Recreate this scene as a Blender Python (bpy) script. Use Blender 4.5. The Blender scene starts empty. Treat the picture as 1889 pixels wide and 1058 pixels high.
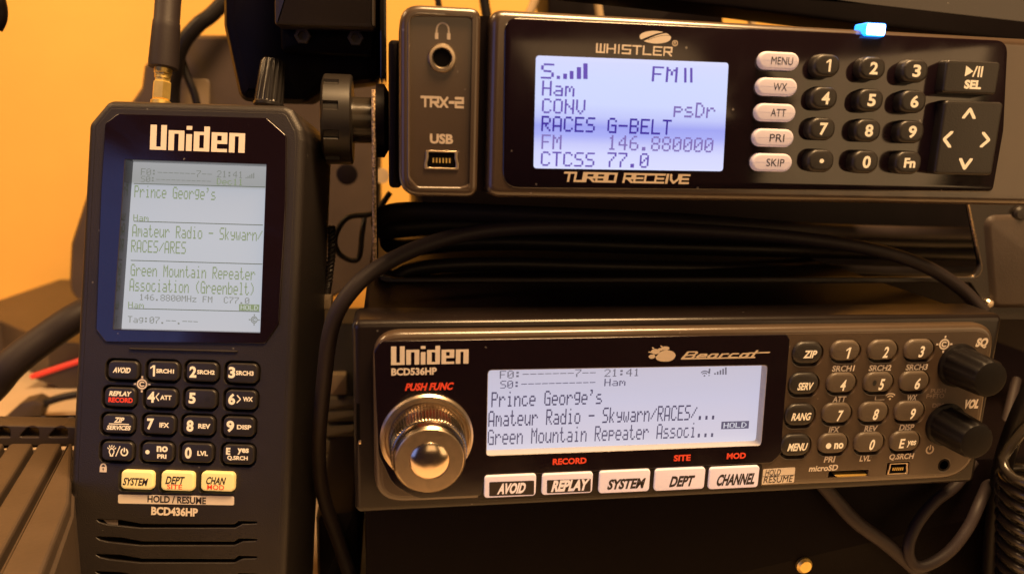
import bpy, bmesh, math, random
import numpy as np
from mathutils import Vector, Matrix

random.seed(7)
SC = bpy.context.scene
COL = SC.collection
MM = 0.001

# ------------------------------------------------------------------ camera
F = 1400.0                      # focal length in photo pixels (photo is 1889 x 1058)
CX, CY = 944.5, 529.0
CAMZ = 156.0                    # camera height above the desk, mm

def _n(v):
    v = np.array(v, float)
    return v / np.linalg.norm(v)

_ex = _n([8650, -29, F])
_ed = np.array([-210, 6371, F], float)
_ed = _n(_ed - _ex * _ed.dot(_ex))
_ey = np.cross(_ex, _ed)
R = np.array([_ex, _ey, -_ed])  # world = R @ (right, down, forward)

cam = bpy.data.cameras.new('camera')
camo = bpy.data.objects.new('camera', cam)
COL.objects.link(camo)
m3 = np.column_stack([R[:, 0], -R[:, 1], -R[:, 2]])
mw = Matrix([list(m3[i]) + [0] for i in range(3)] + [[0, 0, 0, 1]])
mw.translation = Vector((0, 0, CAMZ * MM))
camo.matrix_world = mw
cam.sensor_width = 36.0
cam.lens = F / 1889 * 36.0
cam.clip_start = 0.005
cam.clip_end = 50
cam.dof.use_dof = True
cam.dof.focus_distance = 0.212
cam.dof.aperture_fstop = 13.0
SC.camera = camo

# ------------------------------------------------------------------ room light
W = bpy.data.worlds.new('World')
SC.world = W
W.use_nodes = True
wn, wl = W.node_tree.nodes, W.node_tree.links
bg = wn['Background']
tc = wn.new('ShaderNodeTexCoord')
sx = wn.new('ShaderNodeSeparateXYZ')
wl.new(tc.outputs['Generated'], sx.inputs[0])
mr = wn.new('ShaderNodeMapRange')
mr.inputs['From Min'].default_value = -0.2
mr.inputs['From Max'].default_value = 0.75
wl.new(sx.outputs['X'], mr.inputs['Value'])
mx = wn.new('ShaderNodeMix'); mx.data_type = 'RGBA'
mx.inputs['A'].default_value = (0.36, 0.18, 0.25, 1)
mx.inputs['B'].default_value = (1.0, 0.56, 0.22, 1)
wl.new(mr.outputs[0], mx.inputs['Factor'])
wl.new(mx.outputs['Result'], bg.inputs['Color'])
bg.inputs['Strength'].default_value = 0.035


def lamp(name, loc, target, size, watts, color, size_y=None):
    l = bpy.data.lights.new(name, 'AREA')
    l.energy = watts
    l.color = color
    l.size = size
    if size_y:
        l.shape = 'RECTANGLE'; l.size_y = size_y
    o = bpy.data.objects.new(name, l)
    COL.objects.link(o)
    p = Vector(loc) + Vector((0, 0, CAMZ * MM))
    t = Vector(target) + Vector((0, 0, CAMZ * MM))
    o.location = p
    o.rotation_euler = (t - p).to_track_quat('-Z', 'Y').to_euler()
    return o

WARM = (1.0, 0.60, 0.27)
lamp('ceiling_lamp', (0.16, 0.05, 0.56), (0.08, 0.17, -0.06), 0.32, 12.4, WARM, 0.16)
lamp('room_wall_bounce', (0.53, -0.24, 0.05), (0.10, 0.18, -0.01), 0.40, 0.80, WARM, 0.40)  # unseen panel added as warm bounce from the room wall at right
lamp('upper_wall_bounce', (0.16, -0.90, 0.335), (0.06, 0.18, 0.02), 0.52, 1.1, WARM, 0.53)  # unseen panel added for the lit upper wall behind the camera
lamp('wall_fill', (-0.62, 0.22, 0.55), (-0.25, 0.75, 0.0), 0.25, 4.3, WARM)  # unseen fill added at upper left to brighten the wall
lamp('screen_glow', (-0.37, -0.05, 0.0), (0.0, 0.2, 0.0), 0.26, 0.20, (0.25, 0.36, 1.0))

vs = SC.view_settings
vs.view_transform = 'Standard'
vs.look = 'None'
vs.exposure = 0.0
vs.gamma = 1.0
vs.use_curve_mapping = False
SC.cycles.max_bounces = 8
SC.cycles.sample_clamp_indirect = 4.0

# ------------------------------------------------------------------ materials
_M = {}

def mat(name, color, rough=0.5, metal=0.0, bump=0.0, bscale=900.0, var=0.0, vscale=60.0, specks=0.0,
        emit=None, estr=0.0, spec=0.5, rvar=0.0, coat=0.0):
    if name in _M:
        return _M[name]
    m = bpy.data.materials.new(name)
    m.use_nodes = True
    n, l = m.node_tree.nodes, m.node_tree.links
    b = n['Principled BSDF']
    b.inputs['Base Color'].default_value = (*color, 1)
    b.inputs['Roughness'].default_value = rough
    b.inputs['Metallic'].default_value = metal
    b.inputs['Specular IOR Level'].default_value = spec
    b.inputs['Coat Weight'].default_value = coat
    b.inputs['Coat Roughness'].default_value = 0.16
    t = n.new('ShaderNodeTexCoord')
    if bump:
        x = n.new('ShaderNodeTexNoise'); x.inputs['Scale'].default_value = bscale
        x.inputs['Detail'].default_value = 3
        l.new(t.outputs['Object'], x.inputs['Vector'])
        bp = n.new('ShaderNodeBump'); bp.inputs['Strength'].default_value = bump
        bp.inputs['Distance'].default_value = 0.0003
        l.new(x.outputs['Fac'], bp.inputs['Height'])
        l.new(bp.outputs['Normal'], b.inputs['Normal'])
    last = None
    if var:
        x = n.new('ShaderNodeTexNoise'); x.inputs['Scale'].default_value = vscale
        x.inputs['Detail'].default_value = 5
        l.new(t.outputs['Object'], x.inputs['Vector'])
        r = n.new('ShaderNodeMapRange')
        r.inputs['To Min'].default_value = 1 - var; r.inputs['To Max'].default_value = 1 + var
        r.inputs['From Min'].default_value = 0.3; r.inputs['From Max'].default_value = 0.7
        l.new(x.outputs['Fac'], r.inputs['Value'])
        v = n.new('ShaderNodeVectorMath'); v.operation = 'SCALE'
        v.inputs[0].default_value = color
        l.new(r.outputs[0], v.inputs['Scale'])
        last = v.outputs[0]
    if specks:
        x = n.new('ShaderNodeTexVoronoi'); x.inputs['Scale'].default_value = 420
        l.new(t.outputs['Object'], x.inputs['Vector'])
        w = n.new('ShaderNodeTexNoise'); w.inputs['Scale'].default_value = 160
        l.new(t.outputs['Object'], w.inputs['Vector'])
        lt = n.new('ShaderNodeMath'); lt.operation = 'LESS_THAN'; lt.inputs[1].default_value = 0.13
        l.new(x.outputs['Distance'], lt.inputs[0])
        gt = n.new('ShaderNodeMath'); gt.operation = 'GREATER_THAN'; gt.inputs[1].default_value = 0.63
        l.new(w.outputs['Fac'], gt.inputs[0])
        mu = n.new('ShaderNodeMath'); mu.operation = 'MULTIPLY'
        l.new(lt.outputs[0], mu.inputs[0]); l.new(gt.outputs[0], mu.inputs[1])
        ms = n.new('ShaderNodeMath'); ms.operation = 'MULTIPLY'; ms.inputs[1].default_value = specks
        l.new(mu.outputs[0], ms.inputs[0])
        mi = n.new('ShaderNodeMix'); mi.data_type = 'RGBA'
        if last: l.new(last, mi.inputs['A'])
        else: mi.inputs['A'].default_value = (*color, 1)
        mi.inputs['B'].default_value = (0.5, 0.47, 0.43, 1)
        l.new(ms.outputs[0], mi.inputs['Factor'])
        last = mi.outputs['Result']
    if last is not None:
        l.new(last, b.inputs['Base Color'])
    if rvar:
        x = n.new('ShaderNodeTexNoise'); x.inputs['Scale'].default_value = 45
        x.inputs['Detail'].default_value = 6; x.inputs['Distortion'].default_value = 1.2
        l.new(t.outputs['Object'], x.inputs['Vector'])
        r = n.new('ShaderNodeMapRange')
        r.inputs['From Min'].default_value = 0.35; r.inputs['From Max'].default_value = 0.7
        r.inputs['To Min'].default_value = rough; r.inputs['To Max'].default_value = rough + rvar
        l.new(x.outputs['Fac'], r.inputs['Value'])
        l.new(r.outputs[0], b.inputs['Roughness'])
    if emit:
        b.inputs['Emission Color'].default_value = (*emit, 1)
        b.inputs['Emission Strength'].default_value = estr
    _M[name] = m
    return m


def s2l(r, g, b):
    f = lambda c: (c / 255 / 12.92) if c / 255 <= 0.04045 else ((c / 255 + 0.055) / 1.055) ** 2.4
    return (f(r), f(g), f(b))

def glow(name, rgb, k=1.0):
    c = s2l(*rgb)
    return mat(name, (0.02, 0.02, 0.02), 0.6, emit=c, estr=k, spec=0.1)

BODY = mat('handheld plastic', (0.018, 0.0142, 0.0135), 0.47, bump=0.35, bscale=2600, var=0.18, vscale=35, specks=0.22)
SHELL = mat('shell plastic', (0.011, 0.0075, 0.007), 0.38, bump=0.06, bscale=2400, var=0.15, specks=0.12, spec=0.15, coat=0.5)
BEZ = mat('bezel plastic', (0.068, 0.045, 0.029), 0.34, bump=0.07, bscale=2600, var=0.10, specks=0.15, coat=0.8)
TRXB = mat('faceplate plastic', (0.058, 0.038, 0.025), 0.34, bump=0.07, bscale=2600, var=0.10, specks=0.2, coat=0.8)
LENS = mat('glossy black lens', (0.0085, 0.0042, 0.0065), 0.08, spec=0.9, specks=0.26, rvar=0.10)
KEYB = mat('black rubber key', (0.018, 0.015, 0.014), 0.42, bump=0.2, bscale=2600, var=0.12)
KEYG = mat('grey rubber key', (0.085, 0.064, 0.046), 0.45, bump=0.2, bscale=2600, var=0.1)
DARK = mat('dark recess', (0.003, 0.0025, 0.0025), 0.8, spec=0.05)
CASE = mat('black case paint', (0.006, 0.0032, 0.0045), 0.45, spec=0.1, bump=0.2, bscale=1500)
KEYY = mat('backlit yellow key', (0.84, 0.68, 0.32), 0.4, emit=(1.0, 0.70, 0.22), estr=0.26)
KEYW = mat('backlit white key', (0.74, 0.66, 0.66), 0.35, emit=(0.95, 0.80, 0.88), estr=0.22)
PRINT = mat('cream print', (0.74, 0.66, 0.57), 0.5)
PRINTD = mat('faded cream print', (0.56, 0.47, 0.37), 0.5)
PRINTL = mat('backlit legend', (0.80, 0.74, 0.62), 0.5, emit=(1.0, 0.74, 0.42), estr=0.17)
PRINTR = mat('red print', (0.75, 0.06, 0.025), 0.5, emit=(1.0, 0.07, 0.02), estr=0.10)
PRINTK = mat('black print', (0.02, 0.013, 0.012), 0.5)
PRINTG = mat('brown grey print', (0.18, 0.13, 0.10), 0.5)
GOLD = mat('gold plating', (1.0, 0.72, 0.22), 0.42, metal=0.85, var=0.12, vscale=300)
CHROME = mat('brushed champagne metal', (0.80, 0.66, 0.50), 0.30, metal=1.0, var=0.08, vscale=500)
CHROMED = mat('dark polished metal', (0.36, 0.29, 0.22), 0.24, metal=1.0)
STEEL = mat('black painted steel', (0.0035, 0.0020, 0.0027), 0.5, bump=0.3, bscale=1500, spec=0.06)
STEELB = mat('satin brown black steel', (0.020, 0.015, 0.013), 0.42, bump=0.25, bscale=1800, var=0.15)
GLIT = mat('rough sheared metal edge', (0.62, 0.44, 0.25), 0.42, metal=0.75, bump=1.0, bscale=1900, var=0.7, vscale=1500)
CABLE = mat('black cable jacket', (0.010, 0.008, 0.0085), 0.42, spec=0.25, bump=0.15, bscale=1500, var=0.15)
CABLEG = mat('charcoal cable jacket', (0.026, 0.019, 0.020), 0.55, spec=0.3, bump=0.15, bscale=1500, var=0.12)
BLACK = mat('black plastic', (0.0055, 0.0036, 0.0044), 0.45, spec=0.1, bump=0.15, bscale=1200, var=0.2)
BROWN = mat('brown grey plastic', (0.062, 0.043, 0.030), 0.5, bump=0.2, bscale=900, var=0.12)
TAN = mat('tan plastic', (0.42, 0.31, 0.18), 0.55, var=0.1)
GREYW = mat('pale grey window frame', (0.42, 0.40, 0.40), 0.45)

# ------------------------------------------------------------------ pixel geometry
def ray(px, py):
    return R @ np.array([(px - CX) / F, (py - CY) / F, 1.0])

def at(px, py, Y):
    """point (mm, world, desk at z=0) seen at photo pixel px,py on the wall-parallel plane Y"""
    r = ray(px, py)
    p = r * (Y / r[1])
    return np.array([p[0], p[1], p[2] + CAMZ])

def atz(px, py, z):
    r = ray(px, py)
    p = r * ((z - CAMZ) / r[2])
    return np.array([p[0], p[1], z])


class Frame:
    """local device frame: u right, v up, w out of the front face (mm)"""
    def __init__(self, origin, u, v):
        self.o = np.array(origin, float); self.u = _n(u); self.v = _n(v)
        self.w = np.cross(self.u, self.v)
    def uv(self, px, py, w=0.0):
        d = ray(px, py)
        c = np.array([0, 0, CAMZ])
        p0 = self.o + self.w * w
        t = (p0 - c).dot(self.w) / d.dot(self.w)
        p = c + d * t - self.o
        return np.array([p.dot(self.u), p.dot(self.v)])
    def size(self, px, py, wpx, hpx, w=0.0):
        a = self.uv(px - wpx / 2, py, w); b = self.uv(px + wpx / 2, py, w)
        c = self.uv(px, py - hpx / 2, w); d = self.uv(px, py + hpx / 2, w)
        return float(np.linalg.norm(a - b)), float(np.linalg.norm(c - d))
    def empty(self, name):
        o = bpy.data.objects.new(name, None)
        COL.objects.link(o)
        y = -self.w
        m = Matrix([[self.u[i], y[i], self.v[i], self.o[i] * MM] for i in range(3)] + [[0, 0, 0, 1]])
        o.matrix_world = m
        o.empty_display_size = 0.02
        return o

WORLD = Frame((0, 0, 0), (1, 0, 0), (0, 0, 1))


def rrect(cx, cy, w, h, r, n=6):
    r = min(r, w / 2 - 1e-4, h / 2 - 1e-4)
    pts = []
    for k, (sx_, sy_) in enumerate(((1, 1), (-1, 1), (-1, -1), (1, -1))):
        ox, oy = cx + sx_ * (w / 2 - r), cy + sy_ * (h / 2 - r)
        for i in range(n + 1):
            a = math.pi / 2 * (k + i / n)
            pts.append((ox + r * math.cos(a), oy + r * math.sin(a)))
    return pts

def roundpoly(P, rad, n=6):
    """polygon (any winding) with rounded corners, returned counter-clockwise"""
    P = [np.array(p, float) for p in P]
    if sum(P[i - 1][0] * P[i][1] - P[i][0] * P[i - 1][1] for i in range(len(P))) < 0:
        P = P[::-1]
        if isinstance(rad, (list, tuple)): rad = list(rad)[::-1]
    out = []
    N = len(P)
    for i in range(N):
        r = rad[i] if isinstance(rad, (list, tuple)) else rad
        a, b, c = P[i - 1], P[i], P[(i + 1) % N]
        d1 = _n(a - b); d2 = _n(c - b)
        ang = math.acos(max(-1, min(1, d1.dot(d2))))
        t = r / math.tan(ang / 2)
        t = min(t, np.linalg.norm(a - b) * 0.48, np.linalg.norm(c - b) * 0.48)
        if r <= 1e-6 or t < 1e-5:
            out.append(tuple(b)); continue
        p1, p2 = b + d1 * t, b + d2 * t
        for k in range(n + 1):
            s = k / n
            q = (1 - s) ** 2 * p1 + 2 * s * (1 - s) * b + s * s * p2
            out.append(tuple(q))
    return out

def inset(P, d):
    if abs(d) < 1e-9:
        return list(P)
    P = np.array(P, float)
    N = len(P)
    out = []
    for i in range(N):
        a, b, c = P[i - 1], P[i], P[(i + 1) % N]
        e1 = b - a; e2 = c - b
        n1 = np.array([-e1[1], e1[0]]) / (np.linalg.norm(e1) + 1e-12)
        n2 = np.array([-e2[1], e2[0]]) / (np.linalg.norm(e2) + 1e-12)
        m = n1 + n2
        L = np.linalg.norm(m)
        m = m / (L + 1e-12)
        k = d / max(0.35, m.dot(n1))
        out.append(tuple(b + m * k))
    return out


def rnd(r, top, n=6):
    """quarter-round edge levels ending at height top"""
    return [(r * (1 - math.cos(math.pi / 2 * i / n)), top - r * (1 - math.sin(math.pi / 2 * i / n))) for i in range(n + 1)]


class MB:
    """collects geometry of one mesh object in local (u, v, w) mm"""
    def __init__(self):
        self.v = []; self.f = []; self.m = []; self.mats = []; self.smooth = []
    def mi(self, m):
        if m not in self.mats: self.mats.append(m)
        return self.mats.index(m)
    def add(self, verts, faces, m, smooth=True):
        k = len(self.v); i = self.mi(m)
        self.v += [tuple(map(float, p)) for p in verts]
        for f in faces:
            self.f.append([x + k for x in f]); self.m.append(i); self.smooth.append(smooth)
    def loft(self, outline, levels, m, cap0=True, cap1=True, capm=None):
        """outline CCW seen from the front, levels [(inset, w)] from back to front"""
        N = len(outline)
        vs_, fs = [], []
        for d, w in levels:
            vs_ += [(p[0], p[1], w) for p in inset(outline, d)]
        for k in range(len(levels) - 1):
            for i in range(N):
                j = (i + 1) % N
                fs.append([k * N + i, k * N + j, (k + 1) * N + j, (k + 1) * N + i])
        if cap0: fs.append(list(range(N))[::-1])
        if cap1 and capm is None: fs.append([(len(levels) - 1) * N + i for i in range(N)])
        self.add(vs_, fs, m)
        if cap1 and capm is not None:
            self.add([vs_[(len(levels) - 1) * N + i] for i in range(N)], [list(range(N))], capm)
    def box(self, a, b, m, bev=0.0):
        """axis-aligned box in local coords from corner a to corner b"""
        cx_, cy_ = (a[0] + b[0]) / 2, (a[1] + b[1]) / 2
        w_, h_ = abs(b[0] - a[0]), abs(b[1] - a[1])
        w0, w1 = min(a[2], b[2]), max(a[2], b[2])
        if bev <= 0:
            o = [(cx_ + w_ / 2, cy_ + h_ / 2), (cx_ - w_ / 2, cy_ + h_ / 2), (cx_ - w_ / 2, cy_ - h_ / 2), (cx_ + w_ / 2, cy_ - h_ / 2)]
            self.loft(o, [(0, w0), (0, w1)], m)
        else:
            o = rrect(cx_, cy_, w_, h_, bev, 4)
            self.loft(o, [(bev, w0), (bev * .3, w0 + bev * .3), (0, w0 + bev), (0, w1 - bev), (bev * .3, w1 - bev * .3), (bev, w1)], m)
    def quad(self, P, w, m):
        P = [(p[0], p[1]) for p in P]
        if sum(P[i - 1][0] * P[i][1] - P[i][0] * P[i - 1][1] for i in range(len(P))) < 0: P = P[::-1]
        self.add([(p[0], p[1], w) for p in P], [list(range(len(P)))], m)
    def plate(self, outline, holes, w0, w1, m, bev=0.15):
        """flat plate with real openings"""
        cu = bpy.data.curves.new('tmp', 'CURVE')
        cu.dimensions = '2D'; cu.fill_mode = 'BOTH'
        for P in [outline] + holes:
            sp = cu.splines.new('POLY'); sp.points.add(len(P) - 1)
            for q, p in zip(sp.points, P): q.co = (p[0], p[1], 0, 1)
            sp.use_cyclic_u = True
        cu.bevel_depth = bev; cu.bevel_resolution = 2; cu.offset = -bev
        cu.extrude = max(0.0, (w1 - w0) / 2 - bev)
        ob = bpy.data.objects.new('tmp', cu)
        me = bpy.data.meshes.new_from_object(ob)
        c = (w0 + w1) / 2
        self.add([(v.co.x, v.co.y, v.co.z + c) for v in me.vertices], [list(p.vertices) for p in me.polygons], m)
        bpy.data.objects.remove(ob); bpy.data.curves.remove(cu); bpy.data.meshes.remove(me)
    def lathe(self, c, axis, prof, m, n=48, ridges=0, amp=0.0, rlev=None):
        """prof [(radius, distance along axis)], c start point, axis 'u','v','w' or a vector (u,v,w)"""
        ax = {'u': (1, 0, 0), 'v': (0, 1, 0), 'w': (0, 0, 1)}.get(axis, axis) if isinstance(axis, str) else axis
        ax = _n(ax)
        h = np.array([0, 0, 1.0]) if abs(ax[2]) < 0.8 else np.array([0, 1.0, 0])
        a = _n(np.cross(h, ax)); b = np.cross(ax, a)
        c = np.array(c, float)
        vs_, fs = [], []
        for k, (r, t) in enumerate(prof):
            for i in range(n):
                th = 2 * math.pi * i / n
                rr = r
                if ridges and (rlev is None or k in rlev):
                    rr = r + amp * (math.cos(ridges * th) > .72) if amp < 0 else r + amp * (1 if math.cos(ridges * th) > 0 else -1) * min(1, abs(math.cos(ridges * th)) * 2.2)
                vs_.append(tuple(c + ax * t + a * rr * math.cos(th) + b * rr * math.sin(th)))
        for k in range(len(prof) - 1):
            for i in range(n):
                j = (i + 1) % n
                fs.append([k * n + i, k * n + j, (k + 1) * n + j, (k + 1) * n + i])
        fs.append(list(range(n))[::-1]); fs.append([(len(prof) - 1) * n + i for i in range(n)])
        self.add(vs_, fs, m)
    def tube(self, P, r, m, n=12, sub=8, rfn=None):
        P = [np.array(p, float) for p in P]
        Q = []
        E_ = [2 * P[0] - P[1]] + P + [2 * P[-1] - P[-2]]
        for i in range(1, len(E_) - 2):
            p0, p1, p2, p3 = E_[i - 1:i + 3]
            for k in range(sub):
                t = k / sub
                Q.append(0.5 * ((2 * p1) + (-p0 + p2) * t + (2 * p0 - 5 * p1 + 4 * p2 - p3) * t * t + (-p0 + 3 * p1 - 3 * p2 + p3) * t ** 3))
        Q.append(P[-1])
        T = [_n(Q[min(i + 1, len(Q) - 1)] - Q[max(i - 1, 0)]) for i in range(len(Q))]
        up = np.array([0.1, 0.2, 1.0])
        if abs(_n(up).dot(T[0])) > .9: up = np.array([1.0, 0.1, 0])
        a = _n(np.cross(up, T[0]))
        vs_, fs = [], []
        for i, (q, t) in enumerate(zip(Q, T)):
            a = _n(a - t * a.dot(t)); b = np.cross(t, a)
            rr = rfn(i / (len(Q) - 1)) * r if rfn else r
            for k in range(n):
                th = 2 * math.pi * k / n
                vs_.append(tuple(q + rr * (a * math.cos(th) + b * math.sin(th))))
        for i in range(len(Q) - 1):
            for k in range(n):
                j = (k + 1) % n
                fs.append([i * n + k, i * n + j, (i + 1) * n + j, (i + 1) * n + k])
        fs.append(list(range(n))[::-1]); fs.append([(len(Q) - 1) * n + k for k in range(n)])
        self.add(vs_, fs, m)
    def rects(self, L, tf, w, m):
        """L = [(x0,y0,x1,y1)] unit-space rectangles, tf maps (x,y) -> (u,v)"""
        vs_, fs = [], []
        for x0, y0, x1, y1 in L:
            k = len(vs_)
            for p in ((x0, y0), (x1, y0), (x1, y1), (x0, y1)):
                q = tf(*p); vs_.append((q[0], q[1], w))
            fs.append([k, k + 1, k + 2, k + 3])
        self.add(vs_, fs, m, False)
    def build(self, name, parent=None, angle=35):
        me = bpy.data.meshes.new(name)
        me.from_pydata([(p[0] * MM, -p[2] * MM, p[1] * MM) for p in self.v], [], self.f)
        for m in self.mats: me.materials.append(m)
        me.polygons.foreach_set('material_index', self.m)
        me.polygons.foreach_set('use_smooth', self.smooth)
        me.update()
        me.set_sharp_from_angle(angle=math.radians(angle))
        o = bpy.data.objects.new(name, me)
        COL.objects.link(o)
        if parent is not None:
            o.parent = parent
        else:                                   # put the origin at the base of the thing
            C = np.array([v.co[:] for v in me.vertices])
            lo, hi = C.min(0), C.max(0)
            b = Vector(((lo[0] + hi[0]) / 2, (lo[1] + hi[1]) / 2, lo[2]))
            me.transform(Matrix.Translation(-b))
            o.location = b
        return o


def tag(o, label, cat=None, group=None, kind=None):
    o['label'] = label
    if cat: o['category'] = cat
    if group: o['group'] = group
    if kind: o['kind'] = kind
    return o

# ------------------------------------------------------------------ lettering
_TC = {}

def glyphs(s, bold=0.0):
    """flat mesh of a printed word, scaled to a unit box"""
    k = (s, bold)
    if k not in _TC:
        cu = bpy.data.curves.new('tmp', 'FONT')
        cu.body = s; cu.offset = bold; cu.resolution_u = 3
        ob = bpy.data.objects.new('tmp', cu)
        me = bpy.data.meshes.new_from_object(ob)
        V = np.array([v.co[:2] for v in me.vertices]); Fc = [list(p.vertices) for p in me.polygons]
        lo, hi = V.min(0), V.max(0)
        _TC[k] = ((V - lo) / (hi - lo), Fc)
        bpy.data.objects.remove(ob); bpy.data.curves.remove(cu); bpy.data.meshes.remove(me)
    return _TC[k]

def word(mb, fr, s, x0, x1, y0, y1, m, w=0.05, bold=0.018, slant=0.0, tilt=0.0):
    """print word s so that it fills photo pixels x0..x1, y0..y1 of device frame fr at height w;
    y0,y1 are measured at the middle of the word"""
    V, Fc = glyphs(s, bold * 1.7 + .008 * (bold > 0.01))
    cx_, cy_ = (x0 + x1) / 2, (y0 + y1) / 2
    c = fr.uv(cx_, cy_, w)
    ww, hh = fr.size(cx_, cy_, x1 - x0, y1 - y0, w)
    ww -= abs(slant) * hh
    P = []
    for x, y in V:
        yy = (y - .5) * hh
        P.append((c[0] + (x - .5) * ww + slant * yy, c[1] + yy + tilt * (x - .5) * ww, w))
    mb.add(P, Fc, m, False)

LCD = {' ': '0000000000', "'": '0005030000', '(': '001C224100', ')': '0041221C00', '-': '0808080808', '.': '0060600000', '/': '2010080402',
       '0': '3E5149453E', '1': '00427F4000', '2': '4261514946', '3': '2141454B31', '4': '1814127F10', '6': '3C4A494930', '7': '0171090503',
       '8': '3649494936', ':': '0036360000', '!': '00005F0000', 'A': '7E1111117E', 'B': '7F49494936', 'C': '3E41414122', 'D': '7F4141221C',
       'E': '7F49494941', 'F': '7F09090901', 'G': '3E4149497A', 'H': '7F0808087F', 'I': '00417F4100', 'L': '7F40404040', 'M': '7F020C027F',
       'N': '7F0408107F', 'O': '3E4141413E', 'P': '7F09090906', 'R': '7F09192946', 'S': '4649494931', 'T': '01017F0101', 'V': '1F2040201F',
       'a': '2054545478', 'b': '7F48444438', 'c': '3844444420', 'd': '384444487F', 'e': '3854545418', 'g': '0C5252523E', 'h': '7F08040478',
       'i': '00447D4000', 'k': '7F10284400', 'l': '00417F4000', 'm': '7C04180478', 'n': '7C08040478', 'o': '3844444438', 'p': '7C14141408',
       'r': '7C08040408', 's': '4854545420', 't': '043F444020', 'u': '3C4040207C', 'w': '3C4030403C', 'y': '0C5050503C', 'z': '4464544C44'}

def lcd_rects(s, thin=0.2):
    out = []
    n = len(s) * 6 - 1
    for i, ch in enumerate(s):
        b = bytes.fromhex(LCD.get(ch, '7F4141417F'))
        g = [[(b[c] >> r) & 1 for c in range(5)] for r in range(7)]
        G = lambda r, c: 0 <= r < 7 and 0 <= c < 5 and g[r][c]
        for r in range(7):
            for c in range(5):
                if not g[r][c]: continue
                t, bt = r + thin, r + 1 - thin
                up = G(r - 1, c); dn = G(r + 1, c)
                if up: t = r
                elif not G(r, c) == 0 and ((G(r - 1, c - 1) and not G(r, c - 1)) or (G(r - 1, c + 1) and not G(r, c + 1))): t = r
                if dn: bt = r + 1
                elif (G(r + 1, c - 1) and not G(r, c - 1)) or (G(r + 1, c + 1) and not G(r, c + 1)): bt = r + 1
                out.append(((i * 6 + c) / n, 1 - bt / 7, (i * 6 + c + 1) / n, 1 - t / 7))
    return out

def lcd(mb, fr, s, x0, x1, y0, y1, m, w, thin=0.14, tilt=0.0):
    cx_, cy_ = (x0 + x1) / 2, (y0 + y1) / 2
    c = fr.uv(cx_, cy_, w)
    ww, hh = fr.size(cx_, cy_, x1 - x0, y1 - y0, w)
    mb.rects(lcd_rects(s, thin), lambda x, y: (c[0] + (x - .5) * ww, c[1] + (y - .5) * hh + tilt * (x - .5) * ww), w, m)

def raster(fn, nx, ny):
    """unit-square implicit shape -> rectangles"""
    X, Y = np.meshgrid((np.arange(nx) + .5) / nx, (np.arange(ny) + .5) / ny)
    A = fn(X, Y)
    out = []
    open_ = {}
    for j in range(ny + 1):
        runs = set()
        if j < ny:
            i = 0
            while i < nx:
                if A[j, i]:
                    k = i
                    while k < nx and A[j, k]: k += 1
                    runs.add((i, k)); i = k
                else: i += 1
        for r in list(open_):
            if r not in runs:
                out.append((r[0] / nx, open_[r] / ny, r[1] / nx, j / ny)); del open_[r]
        for r in runs:
            if r not in open_: open_[r] = j
    return out

def mark(mb, fr, fn, x0, x1, y0, y1, m, w=0.05, nx=60, ny=40, slant=0.0, tilt=0.0):
    cx_, cy_ = (x0 + x1) / 2, (y0 + y1) / 2
    c = fr.uv(cx_, cy_, w)
    ww, hh = fr.size(cx_, cy_, x1 - x0, y1 - y0, w)
    mb.rects(raster(fn, nx, ny), lambda x, y: (c[0] + (x - .5) * ww + slant * (y - .5) * hh, c[1] + (y - .5) * hh + tilt * (x - .5) * ww), w, m)

def segd(X, Y, a, b):
    ax, ay = a; bx, by = b
    dx, dy = bx - ax, by - ay
    L = dx * dx + dy * dy + 1e-12
    t = np.clip(((X - ax) * dx + (Y - ay) * dy) / L, 0, 1)
    return np.hypot(X - ax - t * dx, Y - ay - t * dy)

def strokes(polys, t, tx=None, W_=1.0, H_=1.0, square=True):
    """implicit function of stroked polylines given in a W_ x H_ space; tx = thickness of upright strokes"""
    tx = tx or t
    def fn(x, y):
        X, Y = x * W_, y * H_
        A = np.zeros(X.shape, bool)
        for P in polys:
            for a, b in zip(P[:-1], P[1:]):
                if square and (abs(a[0] - b[0]) < 1e-6 or abs(a[1] - b[1]) < 1e-6):
                    x0, x1 = sorted((a[0], b[0])); y0, y1 = sorted((a[1], b[1]))
                    A |= (X > x0 - tx / 2) & (X < x1 + tx / 2) & (Y > y0 - t / 2) & (Y < y1 + t / 2)
                else:
                    A |= segd(X, Y, a, b) < t / 2
        return A
    return fn

TECH = {'W': [[(0, 1), (0, 0), (1, 0), (1, 1)], [(.5, 0), (.5, 1)]], 'H': [[(0, 0), (0, 1)], [(1, 0), (1, 1)], [(0, .5), (1, .5)]],
        'I': [[(.5, 0), (.5, 1)]], 'S': [[(1, 1), (0, 1), (0, .5), (1, .5), (1, 0), (0, 0)]], 'T': [[(0, 1), (1, 1)], [(.5, 1), (.5, 0)]],
        'L': [[(0, 1), (0, 0), (1, 0)]], 'E': [[(1, 1), (0, 1), (0, 0), (1, 0)], [(0, .5), (.9, .5)]],
        'R': [[(0, 0), (0, 1), (1, 1), (1, .45), (0, .45)], [(.45, .45), (1, -.05)]], 'U': [[(0, 1), (0, 0), (1, 0), (1, 1)]],
        'B': [[(0, 0), (0, 1), (1, 1), (1, 0), (0, 0)], [(0, .5), (1, .5)]], 'O': [[(0, 0), (0, 1), (1, 1), (1, 0), (0, 0)]],
        'C': [[(1, 1), (0, 1), (0, 0), (1, 0)]], 'V': [[(0, 1), (.1, .4), (.5, 0), (1, .5), (1, 1)]], 'X': [[(0, 1), (1, -.1)], [(1, 1), (0, -.1)]],
        '2': [[(0, 1), (1, 1), (1, .5), (0, .5), (0, 0), (1, 0)]], '-': [[(.1, .5), (.9, .5)]], ' ': []}

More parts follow.
